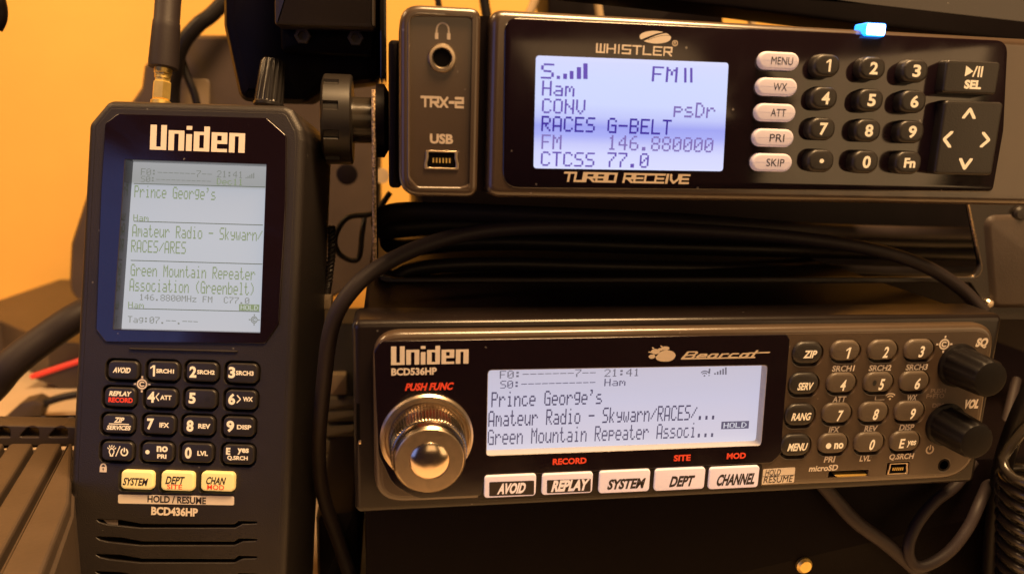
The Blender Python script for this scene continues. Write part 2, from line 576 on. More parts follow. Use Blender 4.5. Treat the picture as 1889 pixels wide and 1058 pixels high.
def techword(s, t=0.22, gap=0.32, wid=1.0):
    polys = []; x = 0
    for ch in s:
        k = {'I': .25, ' ': .5, '-': .6}.get(ch, 1.0) * wid
        for P in TECH[ch]:
            polys.append([(x + (p[0] - .5 * (ch == 'I')) * (wid if ch == 'I' else k) if ch != 'I' else x + k / 2, p[1]) for p in P])
        x += k + gap
    x -= gap
    h = t / 2
    polys = [[(p[0] + h, p[1] + h) for p in P] for P in polys]
    return strokes(polys, t, t * 1.05, x + t, 1 + t)

_U = []
def _unipoly():
    L = [([[(0, 1), (0, 0), (.42, 0), (.42, 1)]], .42), ([[(0, 0), (0, .78)], [(0, .78), (.40, .78), (.40, 0)]], .40),
         ([[(0, 0), (0, .62)], [(0, .98), (0, 1.0)]], 0.0), ([[(.40, 1.0), (.40, 0), (0, 0), (0, .74), (.40, .74)]], .40),
         ([[(.40, 0), (0, 0), (0, .76), (.40, .76), (.40, .38), (0, .38)]], .40), ([[(0, 0), (0, .76)], [(0, .76), (.40, .76), (.40, 0)]], .40)]
    polys = []; x = 0
    for P, w_ in L:
        polys += [[(x + p[0] + .13, p[1] + .075) for p in q] for q in P]
        x += w_ + .26 + .055
    return polys, x - .055
def uniden_fn():
    p, wd = _unipoly()
    return strokes(p, .15, .235, wd, 1.15)

def arc(cx_, cy_, r, a0, a1, n=14, ry=None):
    return [(cx_ + r * math.cos(math.radians(a0 + (a1 - a0) * i / n)), cy_ + (ry or r) * math.sin(math.radians(a0 + (a1 - a0) * i / n))) for i in range(n + 1)]

def f_target(x, y):
    X, Y = x - .5, y - .5
    r = np.hypot(X, Y)
    A = (abs(r - .27) < .045)
    A |= (abs(r - .13) < .045) & ~((X > .04) & (abs(Y) < .06))
    A |= (r > .36) & (r < .5) & ((abs(X) < .055) | (abs(Y) < .055))
    return A
def f_lock(x, y):
    A = (y < .56) & (x > .06) & (x < .94)
    r = np.hypot(x - .5, (y - .56) * 1.15)
    A |= (abs(r - .31) < .085) & (y >= .56)
    A &= ~((np.hypot(x - .5, y - .33) < .09) | ((abs(x - .5) < .045) & (y > .12) & (y < .33)))
    return A
def f_power(x, y):
    X, Y = x - .5, y - .46
    r = np.hypot(X, Y)
    return ((abs(r - .36) < .08) & ~((abs(X) < .17) & (Y > 0))) | ((abs(X) < .065) & (Y > 0) & (Y < .5))
def f_bulb(x, y):
    A = strokes([arc(.5, .42, .27, -60, 240, 16), [(.36, .2), (.36, .05), (.64, .05), (.64, .2)]], .11, .11, square=False)(x, y)
    for a in (30, 60, 90, 120, 150):
        c, s = math.cos(math.radians(a)), math.sin(math.radians(a))
        A |= segd(x, y, (.5 + .4 * c, .5 + .34 * s), (.5 + .55 * c, .5 + .48 * s)) < .05
    return A
def f_phones(x, y):
    A = strokes([arc(.5, .55, .36, 0, 180, 18, .38), [(.14, .55), (.12, .3)], [(.86, .55), (.88, .3)]], .09, square=False)(x, y)
    A |= (abs(x - .13) < .10) & (y > .0) & (y < .36)
    A |= (abs(x - .87) < .10) & (y > .0) & (y < .36)
    return A
def f_wifi(x, y):
    A = np.hypot(x - .5, y - .12) < .12
    for r in (.38, .66): A |= (abs(np.hypot(x - .5, y - .12) - r) < .075) & (y - .12 > abs(x - .5) * .75)
    return A
def f_disc(x, y): return np.hypot(x - .5, y - .5) < .5
def f_paw(x, y):
    e = lambda cx_, cy_, a, b: ((x - cx_) / a) ** 2 + ((y - cy_) / b) ** 2 < 1
    A = e(.66, .36, .33, .35) | e(.62, .28, .34, .26)
    A |= e(.14, .34, .12, .13) | e(.25, .64, .16, .16) | e(.60, .83, .15, .12) | e(.42, .76, .09, .09)
    A |= (segd(x, y, (.02, .62), (.09, .6)) < .035) | (segd(x, y, (.14, .88), (.18, .83)) < .03) | (segd(x, y, (.44, .98), (.48, .92)) < .03)
    return A
def f_emblem(x, y):
    A = ((x - .5) / .5) ** 2 + ((y - .5) / .5) ** 2 < 1
    c = .30 + .55 * (x - .15) + .25 * np.sin((x - .2) * 3.0)
    A &= ~(abs(y - c) < .085 * (1.15 - x) + .02)
    A &= ~((abs(y - (c - .13 - .1 * x)) < .02) & (x > .25))
    return A
def f_play(x, y):
    A = (x < .46) & (abs(y - .5) < .5 * (1 - x / .46))
    A |= segd(x, y, (.47, .02), (.64, .98)) < .045
    A |= ((abs(x - .78) < .055) | (abs(x - .95) < .055))
    return A
BEAR = [[(0, 0), (.25, 1), (.85, 1), (.95, .8), (.8, .55), (.2, .5)], [(.8, .55), (.85, .3), (.7, .05), (0, .05)],
        [(1.15, .32), (1.75, .34), (1.72, .6), (1.3, .6), (1.12, .3), (1.2, .05), (1.75, .05)],
        [(2.6, .6), (2.15, .6), (1.98, .3), (2.05, .05), (2.45, .08), (2.6, .6)], [(2.6, .6), (2.5, .05)],
        [(2.85, .05), (2.98, .6)], [(2.95, .5), (3.2, .62), (3.4, .6)], [(4.2, .6), (3.75, .6), (3.6, .3), (3.68, .05), (4.2, .05)],
        [(5.05, .6), (4.6, .6), (4.45, .3), (4.52, .05), (4.9, .08), (5.05, .6)], [(5.05, .6), (4.95, .05)],
        [(5.6, 1.0), (5.4, .15), (5.55, .02)], [(5.0, .66), (6.6, .72)], [(0, -.02), (5.6, -.02)]]
def bear_fn():
    P = [[((p[0] + .12), (p[1] + .12)) for p in q] for q in BEAR]
    return strokes(P, .2, .2, 6.85, 1.24, square=False)

def key(fr, name, parent, px, py, wpx, hpx, h, rad, m, w0=-1.0, edge=0.35, dome=0.0, label=None, legends=(), round_px=None, topm=None):
    """one key cap with its printed legend in the same mesh; px,py,wpx,hpx describe the cap's top in the photo"""
    mb = MB()
    c = fr.uv(px, py, h)
    ww, hh = fr.size(px, py, wpx, hpx, h)
    o = rrect(c[0], c[1], ww, hh, rad, 7)
    lv = [(-edge * .35, w0), (-edge * .3, h - edge * 1.2), (-edge * .05, h - edge * .45), (edge * .45, h - edge * .08), (edge, h)]
    mb.loft(o, lv, m, capm=topm)
    for fn in legends: fn(mb, h + 0.05)
    ob = mb.build(name, parent, 50)
    if label: ob['label'] = label
    return ob

def screen_mat(name, stops, k=1.0, axis=2):
    """what the display shows between its characters: colour by height over the screen (mm in the device frame)"""
    m = bpy.data.materials.new(name); m.use_nodes = True
    n, l = m.node_tree.nodes, m.node_tree.links
    b = n['Principled BSDF']
    b.inputs['Base Color'].default_value = (0.05, 0.05, 0.05, 1); b.inputs['Roughness'].default_value = 0.4
    b.inputs['Specular IOR Level'].default_value = 0.2
    t = n.new('ShaderNodeTexCoord'); s = n.new('ShaderNodeSeparateXYZ'); r = n.new('ShaderNodeMapRange'); c = n.new('ShaderNodeValToRGB')
    l.new(t.outputs['Object'], s.inputs[0]); l.new(s.outputs[axis], r.inputs['Value'])
    lo, hi = stops[0][0], stops[-1][0]
    r.inputs['From Min'].default_value = lo * MM; r.inputs['From Max'].default_value = hi * MM
    l.new(r.outputs[0], c.inputs['Fac'])
    e = c.color_ramp.elements
    while len(e) < len(stops): e.new(0.5)
    for q, (v, rgb) in zip(e, stops):
        q.position = (v - lo) / (hi - lo); q.color = (*s2l(*rgb), 1)
    l.new(c.outputs['Color'], b.inputs['Emission Color']); b.inputs['Emission Strength'].default_value = k
    return m

# ================================================================== SETTING
mb = MB(); mb.box((-1100, -200, -660), (1000, 900, -620), mat('yellow painted wall', (0.85, 0.50, 0.115), 0.7, bump=0.5, bscale=300, var=0.07, vscale=9))
tag(mb.build('wall'), 'plain yellow orange painted wall behind the radios', kind='structure')
mb = MB(); mb.box((-800, -25, -615), (600, 0, -60), mat('cream desk laminate', (0.60, 0.48, 0.34), 0.5, bump=0.2, bscale=400, var=0.10, vscale=25), 4)
tag(mb.build('desk_surface'), 'cream desk surface under the radios', kind='structure')

# ================================================================== HANDHELD
c_, s_ = math.cos(0.036), math.sin(0.036)
D = 216.0
o0 = R @ (np.array([(330 - CX) / F, (1222 - CY) / F, 1.0]) * D) + np.array([0, 0, CAMZ])
HF = Frame(o0, R @ np.array([c_, s_, 0]), R @ np.array([s_, -c_, 0]))
H = tag(HF.empty('handheld_scanner'), 'black handheld radio scanner with tall lit screen and keypad, left of two wide radios', 'radio scanner')
fr = HF
WB = -2.2
ol = [fr.uv(*p, WB) for p in ((169, 236), (171, 229), (203, 191), (212, 187.5), (528, 196.5), (543, 203), (563, 240), (566, 262))]
hb = [fr.uv(*p, WB) for p in ((548, 700), (531, 1060), (526, 1196))] + [fr.uv(*p, WB) for p in ((121, 1188), (128, 1058), (140, 800), (152, 560))]
outline = roundpoly(ol + hb, [3.2, 3.2, 3.2, 3.2, 4, 4, 4, 5, 0, 0, 4, 4, 0, 0, 0], 5)
mb = MB()
mb.loft(outline, [(1.8, -36), (.9, -35), (0.2, -31), (0, -26), (0, WB)] + rnd(2.1, 0, 7)[1:] + [(2.4, 0), (2.4, -4.6)], BODY)
# ribbed grip strips down the right flank
for i in range(46):
    y = 650 + i * 11.5
    a = fr.uv(545 - (y - 650) * .047, y, -18)
    mb.box((a[0] - 1.0, a[1] - .45, -24), (a[0] + .75 - .02, a[1] + .45, -8.5), BODY)
body = mb.build('body', H)

# front panel with real key openings
HK = [(227, 682.5, 55, 33), (301, 684, 56, 34), (372.5, 685.5, 57, 34), (446.5, 688, 57, 35),
      (221, 732, 56, 34), (297, 734, 57, 34), (370, 735.5, 57, 34), (444.5, 737, 57, 34),
      (218, 781.5, 57, 34), (293.5, 783, 57, 34), (366, 784.5, 57, 34), (440.5, 786.5, 57, 35),
      (216.5, 832, 57, 34), (290.5, 833.5, 57, 34), (363.5, 835, 57, 34), (439.5, 838, 57, 35)]
HY = [(252.5, 885, 58, 33), (327, 887, 59, 34), (401, 888, 60, 34)]
holes = []
for (x, y, w_, h_) in HK:
    c = fr.uv(x, y); a, b = fr.size(x, y, w_ + 9, h_ + 9)
    holes.append(rrect(c[0], c[1], a, b, 2.0, 5))
for (x, y, w_, h_) in HY:
    c = fr.uv(x - 1, y + 1.5); a, b = fr.size(x, y, w_ + 6, h_ + 6)
    holes.append(rrect(c[0], c[1], a, b, 1.2, 4))
scr_hole = [fr.uv(*p) for p in ((226, 290), (496, 299), (484, 619), (204, 612))]
holes.append(roundpoly(scr_hole, .5, 3))
for y0 in (957, 989, 1021, 1053):
    P = [(176 - (y0 - 957) * .03, y0), (222, y0 + 2), (262, y0 + 9), (432, y0 + 9.5), (440, y0 + 3.5), (474, y0 + 4.5), (473, y0 + 8), (447, y0 + 9), (433, y0 + 16), (258, y0 + 16), (200, y0 + 10), (184, y0 + 6)]
    holes.append(roundpoly([fr.uv(*p) for p in P], .4, 3))
mb = MB()
mb.plate(inset(outline, 2.3), holes, -4.5, 0.02, BODY, .28)
# raised ridge under the lens and raised line around the keypad
a, b = fr.uv(240, 643.5), fr.uv(440, 647)
mb.loft(roundpoly([fr.uv(238, 641), fr.uv(440, 646), fr.uv(438, 650), fr.uv(240, 645)], .2, 2), [(0, 0), (0.1, .35), (.25, .5)], BODY)
front = mb.build('front_panel', H)
for y0 in (957,):
    mb = MB(); mb.quad([fr.uv(*p) for p in ((183, 953), (216, 956), (216, 969), (199, 968))], -.5, mat('lit slot face', (.16, .13, .12), .5)); mb.build('slot_lit_face', front)  # lit face of the slot, painted as a paler grey patch

mb = MB()
for (s, x0, x1, y0, y1) in (('HP', 0, 0, 0, 0),):
    pass
word(mb, fr, 'BCD436HP', 279, 365, 934.6, 950.6, PRINT, .06, .022)
mb.build('printed_legend', front); mb = MB()
mark(mb, fr, f_lock, 183, 198, 852, 870, PRINT, .06, 30, 36)
mb.build('lock_symbol', front); mb = MB()
mark(mb, fr, f_target, 246.5, 277.5, 693, 723, PRINT, .06, 60, 60)
mb.build('target_symbol', front)
mb = MB()
P = [fr.uv(*p) for p in ((218, 911), (432, 914.5), (432, 931), (218, 927.5))]
mb.loft(roundpoly(P, .5, 4), [(0, .02), (0, .05)], PRINT)
word(mb, fr, 'HOLD / RESUME', 272, 380, 914.5, 927.5, PRINTK, .09, .012)
mb.build('hold_resume_bar', front)

# lens with its window
lens_px = [(186, 354), (194, 228), (217, 210), (491, 217.5), (528, 250), (527, 376), (514, 597), (489, 633), (195, 630), (177, 607)]
lo = roundpoly([fr.uv(*p, .5) for p in lens_px], [0, 1.5, 1.5, 1.5, 1.5, 0, 1.2, 1.2, 1.2, 1.2], 4)
win = roundpoly([fr.uv(*p, .5) for p in ((231, 294), (491, 303), (479.5, 613.5), (209, 607))], .25, 3)
mb = MB(); mb.plate(lo, [win], -4.2, .5, LENS, .16)
lens = mb.build('lens', H)
mb = MB(); mark(mb, fr, uniden_fn(), 277, 452, 233, 279, PRINT, .56, 150, 46); mb.build('logo', lens)

WS = -4.1
st = [fr.uv(330, y, WS)[1] for y in (625, 560, 440, 345, 338, 285)]
smat = screen_mat('handheld display', list(zip(st, ((196, 198, 206), (192, 197, 206), (192, 198, 208), (190, 194, 203), (166, 167, 166), (176, 176, 178)))), .86)
mb = MB(); mb.quad([fr.uv(*p, WS) for p in ((214, 288), (500, 298), (488, 622), (206, 614))], WS, smat)
disp = mb.build('screen', H)
G1 = glow('handheld characters', (104, 110, 92), .8); G2 = glow('handheld faint characters', (140, 142, 134), .84); G3 = glow('handheld green characters', (138, 152, 114), .9)
mb = MB(); W2 = WS + .04
lcd(mb, fr, 'F0:-------7--', 260, 391, 312.6, 325.8, G2, W2); lcd(mb, fr, '21:41', 400, 448, 315, 328, G2, W2)
lcd(mb, fr, 'S0:-----------', 260, 389, 326.5, 338, G2, W2); lcd(mb, fr, 'Dec11', 400, 448, 329, 341.5, G3, W2)
for i in range(5):
    x = 453 + i * 3.5; mb.quad([fr.uv(*p, W2) for p in ((x, 329 - 2 - i * 2), (x + 2, 329 - 2 - i * 2), (x + 2, 329), (x, 329))], W2, G2)
lcd(mb, fr, "Prince George's", 248, 398, 344, 367, G3, W2); lcd(mb, fr, 'Ham', 246, 274, 395.5, 408, G3, W2)
lcd(mb, fr, 'Amateur Radio - Skywarn/', 244, 484, 417.5, 441, G3, W2); lcd(mb, fr, 'RACES/ARES', 242, 343, 443.5, 467, G3, W2)
lcd(mb, fr, 'Green Mountain Repeater', 241, 471, 490, 513, G3, W2); lcd(mb, fr, 'Association (Greenbelt)', 239, 469.5, 517, 541, G3, W2)
lcd(mb, fr, '146.8800MHz FM  C77.0', 257, 460, 545, 557, G2, W2); lcd(mb, fr, 'Ham', 236.5, 265.5, 556.5, 568, G3, W2)
lcd(mb, fr, 'Tag:07.--.---', 235.6, 365, 584.5, 597, G2, W2)
for (x0, y0, x1, y1) in ((247, 338.5, 489, 345), (247, 408, 485, 415), (241, 480, 484, 487), (236.5, 568.5, 479, 574.5)):
    mb.quad([fr.uv(*p, W2) for p in ((x0, y0 - .7), (x1, y1 - .7), (x1, y1 + .7), (x0, y0 + .7))], W2, G1)
mb.quad([fr.uv(*p, W2) for p in ((441, 560.5), (478.5, 561.5), (478, 573.5), (441, 572.5))], W2, G3)
lcd(mb, fr, 'HOLD', 444, 476, 562.5, 571.5, glow('handheld reversed characters', (205, 208, 205), .9), W2 + .03, .12)
mark(mb, fr, f_target, 459, 479, 579, 600, G2, W2, 40, 40)
mb.build('characters', disp)

def f_one(x, y):
    A = (x > .58) & (x < .98)
    A |= (x <= .6) & (y < .80 + .34 * x) & (y > .66 + .26 * x)
    return A
def L(s, x0, x1, y0, y1, m=PRINTL, bold=.02, slant=0.0, fr_=None):
    if s == '1':
        return lambda mb, w: mark(mb, fr_ or fr, f_one, x0, x1, y0, y1, m, w, 24, 48, slant)
    return lambda mb, w: word(mb, fr_ or fr, s, x0, x1, y0, y1, m, w, bold, slant)
def K(fn, x0, x1, y0, y1, m=PRINTL, nx=40, ny=40, fr_=None):
    return lambda mb, w: mark(mb, fr_ or fr, fn, x0, x1, y0, y1, m, w, nx, ny)
def poly_mark(P, t, x0, x1, y0, y1, m=PRINTL, fr_=None):
    return K(strokes(P, t, square=False), x0, x1, y0, y1, m, 40, 40, fr_)

LT = [[(.85, .95), (.15, .5), (.85, .05)]]; GT = [[(.15, .95), (.85, .5), (.15, .05)]]
leg = [[L('AVOID', 208, 242, 677, 687.5, slant=.22)], [L('1', 277, 286, 673, 693.5), L('SRCH1', 288, 321, 680, 688)],
       [L('2', 349.5, 362.5, 675, 696), L('SRCH2', 363.5, 396, 682, 690)], [L('3', 421.5, 434, 676, 697), L('SRCH3', 435, 468, 683.5, 692)],
       [L('REPLAY', 201, 243, 721, 730, slant=.22), L('RECORD', 200, 245, 732.5, 742, PRINTR)],
       [L('4', 272, 285.7, 721.5, 742), poly_mark(LT, .17, 286.5, 294, 724, 739), L('ATT', 295.5, 316.5, 728.5, 737)],
       [L('5', 348, 361, 723.5, 744), K(f_disc, 379, 387, 732, 740, mat('dimple shade', (.012, .01, .01), .5), 16, 16)],  # flat dark disc paints in the shade of the dimple
       [L('6', 421, 434, 725, 746), poly_mark(GT, .17, 436, 445, 728, 743), L('WX', 448, 466.5, 731.5, 740)],
       [L('ZIP', 210, 230, 769, 779, slant=.22), K(lambda x, y: x > -1, 201, 238, 780.6, 782.4, PRINTL, 2, 1), L('SERVICES', 196.5, 242, 784, 792.5, slant=.22)],
       [L('7', 271, 284, 771, 792), L('IFX', 294, 312, 779, 788)], [L('8', 344, 357, 774, 795.5), L('REV', 365.5, 388, 781, 790)],
       [L('9', 417.6, 432, 775, 796.5), L('DISP', 437, 463.5, 783, 791.5)],
       [K(f_bulb, 198, 214, 820, 841), poly_mark([[(.1, .02), (.9, .98)]], .16, 213, 222, 822, 841), K(f_power, 221, 237.5, 824, 841)],
       [K(f_disc, 268, 276, 829, 837, PRINTL, 20, 20), L('no', 289, 309.6, 822, 833), L('PRI', 290, 307, 837, 845)],
       [L('0', 341, 353.5, 824, 845.4), L('LVL', 364, 383.5, 831, 840)],
       [L('E', 417, 425, 825, 838), L('yes', 438, 459, 826, 838), L('Q.SRCH', 419, 457, 840, 849)]]
for (x, y, w_, h_), lg in zip(HK, leg):
    key(fr, 'key', H, x, y, w_, h_, 1.0, 1.5, KEYB, w0=-4, edge=.4, legends=lg)
yl = [[L('SYSTEM', 226, 273.5, 880.5, 895, PRINTK, .012, .22)], [L('DEPT', 305, 341, 878, 892.5, PRINTK, .012, .22), L('SITE', 308, 336, 893, 901.5, PRINTR, .008)],
      [L('CHAN', 379, 417, 879, 893, PRINTK, .012, .22), L('MOD', 382, 413.5, 893.5, 902.5, PRINTR, .008)]]
for (x, y, w_, h_), lg in zip(HY, yl):
    key(fr, 'key', H, x, y, w_, h_, 1.5, 1.1, KEYY, w0=-4, edge=.5, legends=lg, label='backlit yellow key')

# antenna and volume knob on top
def up_axis(b, t, w):
    a, c = fr.uv(*b, w), fr.uv(*t, w)
    return np.array([a[0], a[1], w]), np.array([c[0] - a[0], c[1] - a[1], 0.0])
ant = H_ant = MB()
p, ax = up_axis((296, 200), (309.5, 12), -18)
Lx = np.linalg.norm(ax)
q = _n(ax)
s0 = p + q * 12.2
ant.lathe(s0, ax, [(3.6, 0), (4.3, .3), (4.4, 2), (4.05, 12), (3.95, 14.2), (3.75, 14.6), (3.75, 40), (3.5, 120), (3.3, 132), (2.2, 135)], CABLEG, 32)
a_o = ant.build('antenna', H)
mb = MB()
mb.lathe(p, ax, [(2.95, 0), (2.95, 2.2), (2.5, 2.5)], GOLD, 24)
mb.lathe(p + q * 2.6, ax, [(2.4, 0), (2.75, .25), (2.75, 5.3), (2.45, 5.6), (2.3, 5.7), (2.3, 7.2), (2.6, 7.4), (2.6, 8.3)], GOLD, 6)
mb.lathe(p + q * 9.2, ax, [(2.3, 0), (2.3, 1.4), (2.6, 1.6), (2.6, 3.0)], GOLD, 24)
mb.build('connector', a_o, 20)
p, ax = up_axis((495.5, 196), (505, 112), -16)
mb = MB(); Lk = np.linalg.norm(ax)
mb.lathe(p, ax, [(4.5, 0), (4.5, .8), (4.2, 1.1), (4.15, 1.6), (3.6, Lk - 1), (3.2, Lk), (0.5, Lk)], mat('ridged black knob', (.02, .018, .018), .25), 128, 16, .16, (3, 4))
mb.build('volume_knob', H)
# rubber cover with embossed figure, strap and side key
a, b = fr.uv(566, 352, -20), fr.uv(545, 612, -20)
mb = MB(); mb.box((a[0] - 2.4, b[1], -31), (a[0] + .9, a[1], -13), BODY, .5)
mb.build('side_cover', H)
a, b = fr.uv(159, 440, WB), fr.uv(151, 572, WB)
mb = MB(); mb.box((b[0] - .9, b[1], -26), (b[0] + 2.5, a[1], -6), BODY, .9)
mb.build('side_key', H)
mb = MB()
P = [fr.uv(612, 418, -33), fr.uv(612, 470, -33), fr.uv(606, 520, -33), fr.uv(602, 545, -33)]
P = [np.array([x[0], x[1], -33.0]) for x in P]
for ph in (0, 1, 2):
    Q = []
    for i in range(40):
        t = i / 39; k = t * 3; j = min(2, int(k)); f = k - j
        b = P[j] * (1 - f) + P[j + 1] * f
        Q.append(b + np.array([math.cos(i * 1.05 + ph * 2.09), 0, math.sin(i * 1.05 + ph * 2.09)]) * .75)
    mb.tube(Q, .62, CABLE, 8, 3)
strap = mb.build('wrist_strap', H)
a = P[-1]
mb = MB(); mb.box((a[0] - 2.2, a[1] - 4.5, -34.5), (a[0] + 2.0, a[1] + .5, -31.5), mat('strap clasp', (.16, .12, .08), .4), .4); mb.build('clasp', strap)

# ================================================================== LOWER WIDE SCANNER
BX0, BX1, BZ0, BZ1, YF = -9.0, 171.6, -101.0, -49.2, 183.1
UF = Frame(((BX0 + BX1) / 2, YF, CAMZ + BZ0), (1, 0, 0), (0, 0, 1))
U = tag(UF.empty('desktop_scanner'), 'wide black radio scanner with silver tuning knob and long low lit display', 'radio scanner')
fr = UF
hw, ht = (BX1 - BX0) / 2, BZ1 - BZ0
mb = MB(); mb.loft(rrect(0, ht / 2 - .3, 2 * hw - 4, ht - 2.4, 2), [(.4, -158), (0, -157), (0, -9)], CASE); mb.build('case', U)
mb = MB(); mb.loft(rrect(0, ht / 2, 2 * hw, ht, 2.0, 6), [(.5, -13.5), (0, -13)] + rnd(1.9, 0, 8), SHELL)
# slot beside the bezel
mb.build('front_frame', U)
bo_px = [(687, 612), (1838, 596.5), (1795, 881), (691, 928)]
bo = roundpoly([fr.uv(*p, 2.5) for p in bo_px], [7, 7, 11, 8], 8)
mb = MB()
mb.loft(bo, [(0, -.5)] + rnd(1.6, 3.0, 8) + [(2.0, 3.0), (2.0, .35)], BEZ, cap0=False, cap1=False)
UK = {'1': (1561, 647), '2': (1630, 646), '3': (1697, 645), '4': (1553.5, 706), '5': (1622, 705), '6': (1688, 703.5), '7': (1545, 762), '8': (1612.5, 760), '9': (1679, 758.5), '.': (1538, 818), '0': (1604.5, 816), 'E': (1670.5, 814)}
UL = {'ZIP': (1491, 651), 'SERV': (1484, 708), 'RANG': (1477, 765.5), 'MENU': (1469, 821.5)}
holes = []
for d_, (ww, hh) in ((UK, (51, 34)), (UL, (52, 37))):
    for x, y in d_.values():
        c = fr.uv(x - 1, y + 2, 3); a, b = fr.size(x, y, ww + 5, hh + 6, 3)
        holes.append(rrect(c[0], c[1], a, b, 2.9, 7))
def rect_hole(x0, x1, y0, y1, r=.2, w=3):
    c = fr.uv((x0 + x1) / 2, (y0 + y1) / 2, w); a, b = fr.size((x0 + x1) / 2, (y0 + y1) / 2, x1 - x0, y1 - y0, w)
    return rrect(c[0], c[1], a, b, r, 4)
holes.append(rect_hole(1529, 1602, 867.5, 879.5, .3))
holes.append(rect_hole(1636, 1677, 852, 875, .4))
holes.append(rect_hole(1731, 1752, 846, 868, 2))
scr = [fr.uv(*p, 3) for p in ((894, 676), (1424, 666), (1411, 829), (890, 848))]
holes.append(roundpoly(scr, 1, 4))
mb.plate(inset(bo, 1.75), holes, .3, 3.03, BEZ, .25)
bez = mb.build('bezel', U)
# printed legend on the bezel
mb = MB(); WP = 3.08
for s, x0, x1, y0, y1 in (('SRCH1', 1535, 1577, 673.5, 684.5), ('SRCH2', 1603, 1645, 672.5, 683.5), ('SRCH3', 1671, 1712, 671, 682), ('ATT', 1536, 1561, 730.5, 741), ('WX', 1672.5, 1692, 727.5, 738),
                          ('IFX', 1529, 1549, 786.5, 797), ('REV', 1594.6, 1619, 784.5, 795), ('DISP', 1659, 1687, 782, 793), ('PRI', 1520, 1541, 841, 852), ('LVL', 1586, 1607, 839.5, 850),
                          ('Q.SRCH', 1640, 1686, 836, 848), ('microSD', 1492.6, 1546.6, 857, 868)):
    word(mb, fr, s, x0, x1, y0, y1, PRINT, WP, .014, .12)
for s, x0, x1, y0, y1 in (('PUSH', 1717, 1745, 716, 724.4), ('F+FTO', 1709, 1742, 725.5, 734), ('DIM', 1720, 1740.5, 743, 751)):
    word(mb, fr, s, x0, x1, y0, y1, PRINTG, WP, .012)
word(mb, fr, 'SQ', 1799, 1824, 623, 642, PRINT, WP, .03, .2); word(mb, fr, 'VOL', 1777, 1808, 736, 753, PRINT, WP, .03, .2)
mark(mb, fr, f_target, 1727, 1757, 619, 650, PRINT, WP, 60, 60)
mark(mb, fr, f_power, 1707, 1724, 819, 837, PRINTD, WP, 40, 40)
mark(mb, fr, f_wifi, 1634, 1651, 722, 737, PRINTD, WP, 40, 40)
mark(mb, fr, strokes([[(.06, .95), (.06, .15), (.95, .15)]], .16, .1), 1614, 1632, 730, 738, PRINTD, WP, 40, 24)
mb.build('printed_legend', bez)
P = roundpoly([fr.uv(*p, 3.05) for p in ((1408, 864.5), (1467, 861), (1464.5, 889), (1405, 893))], .4, 3)
mb = MB(); mb.loft(P, [(0, 3.0), (0, 3.07)], PRINT)
word(mb, fr, 'HOLD', 1412, 1441, 865, 876, PRINTK, 3.12, .0, .12, .0); word(mb, fr, 'RESUME', 1409, 1463, 877, 889, PRINTK, 3.12, .0, .12)
a_, b_ = fr.uv(1407, 878.6, 3.12), fr.uv(1466, 875.4, 3.12)
mb.quad([(a_[0], a_[1]), (b_[0], b_[1]), (b_[0], b_[1] + .12), (a_[0], a_[1] + .12)], 3.12, PRINTK)
mb.build('hold_resume_plate', bez)

# lens, window and display
lp = [(703, 629), (1452, 616.5), (1457, 626), (1441, 836), (1423, 853), (908, 877), (893, 888), (887, 913), (770, 919), (724, 893), (698, 838), (690, 648)]
lo = roundpoly([fr.uv(*p, 3.4) for p in lp], [2.2, .8, .8, 2, 2, 2, 1.5, .6, 6, 8, 8, 2.2], 6)
win = roundpoly([fr.uv(*p, 3.4) for p in ((900, 682), (1416.5, 673), (1404.5, 821.5), (897, 840))], [1.2, 1.2, 1.2, .8], 5)
mb = MB(); mb.plate(lo, [win], 1.0, 3.4, LENS, .14)
lens = mb.build('lens', U)
WS = .2
wb = roundpoly([fr.uv(*p, 3.35) for p in ((899.5, 681.5), (1417, 672.5), (1405, 822), (896.5, 840.5))], [1.2, 1.2, 1.2, .8], 5)
mb = MB()      # pale inner frame around the display
N = len(wb); inn = inset(wb, .16); oo = inset(wb, -.1)
mb.add([(p[0], p[1], 3.28) for p in inn] + [(p[0], p[1], WS) for p in inn] + [(p[0], p[1], 3.28) for p in oo],
       [[i, (i + 1) % N, N + (i + 1) % N, N + i][::-1] for i in range(N)] + [[i, (i + 1) % N, 2 * N + (i + 1) % N, 2 * N + i] for i in range(N)], GREYW)
mb.build('window_frame', lens)
st = [fr.uv(1150, y, WS)[1] for y in (850, 800, 740, 690, 660)]
smat = screen_mat('long display', list(zip(st, ((232, 226, 236), (212, 206, 224), (206, 202, 224), (204, 198, 216), (200, 192, 208)))), .92)
mb = MB(); mb.quad([fr.uv(*p, WS) for p in ((885, 670), (1425, 660), (1415, 840), (882, 855))], WS, smat)
disp = mb.build('screen', U)
C1 = glow('display characters', (88, 82, 112), .8); C2 = glow('display lighter characters', (120, 114, 128), .85); C3 = glow('display mid characters', (104, 98, 124), .8)
mb = MB(); W2 = WS + .05
lcd(mb, fr, 'F0:-------7--', 923, 1100, 681.5, 696, C2, W2); lcd(mb, fr, '21:41', 1115, 1180, 679.5, 694, C2, W2)
lcd(mb, fr, 'S0:-----------', 924, 1099, 699.5, 714, C3, W2); lcd(mb, fr, 'Ham', 1115, 1154, 697.5, 711.5, C3, W2)
lcd(mb, fr, "Prince George's", 908, 1112, 719.5, 748, C1, W2)
lcd(mb, fr, 'Amateur Radio - Skywarn/RACES/...', 907, 1327, 750.5, 780, C1, W2)
lcd(mb, fr, 'Green Mountain Repeater Associ...', 906, 1325, 784, 813, C3, W2)
for i in range(5):
    x = 1317.5 + i * 5; h = 3 + i * 2.6
    mb.quad([fr.uv(*p, W2) for p in ((x, 690.5 - h), (x + 3, 690.3 - h), (x + 3, 690.3), (x, 690.5))], W2, C2)
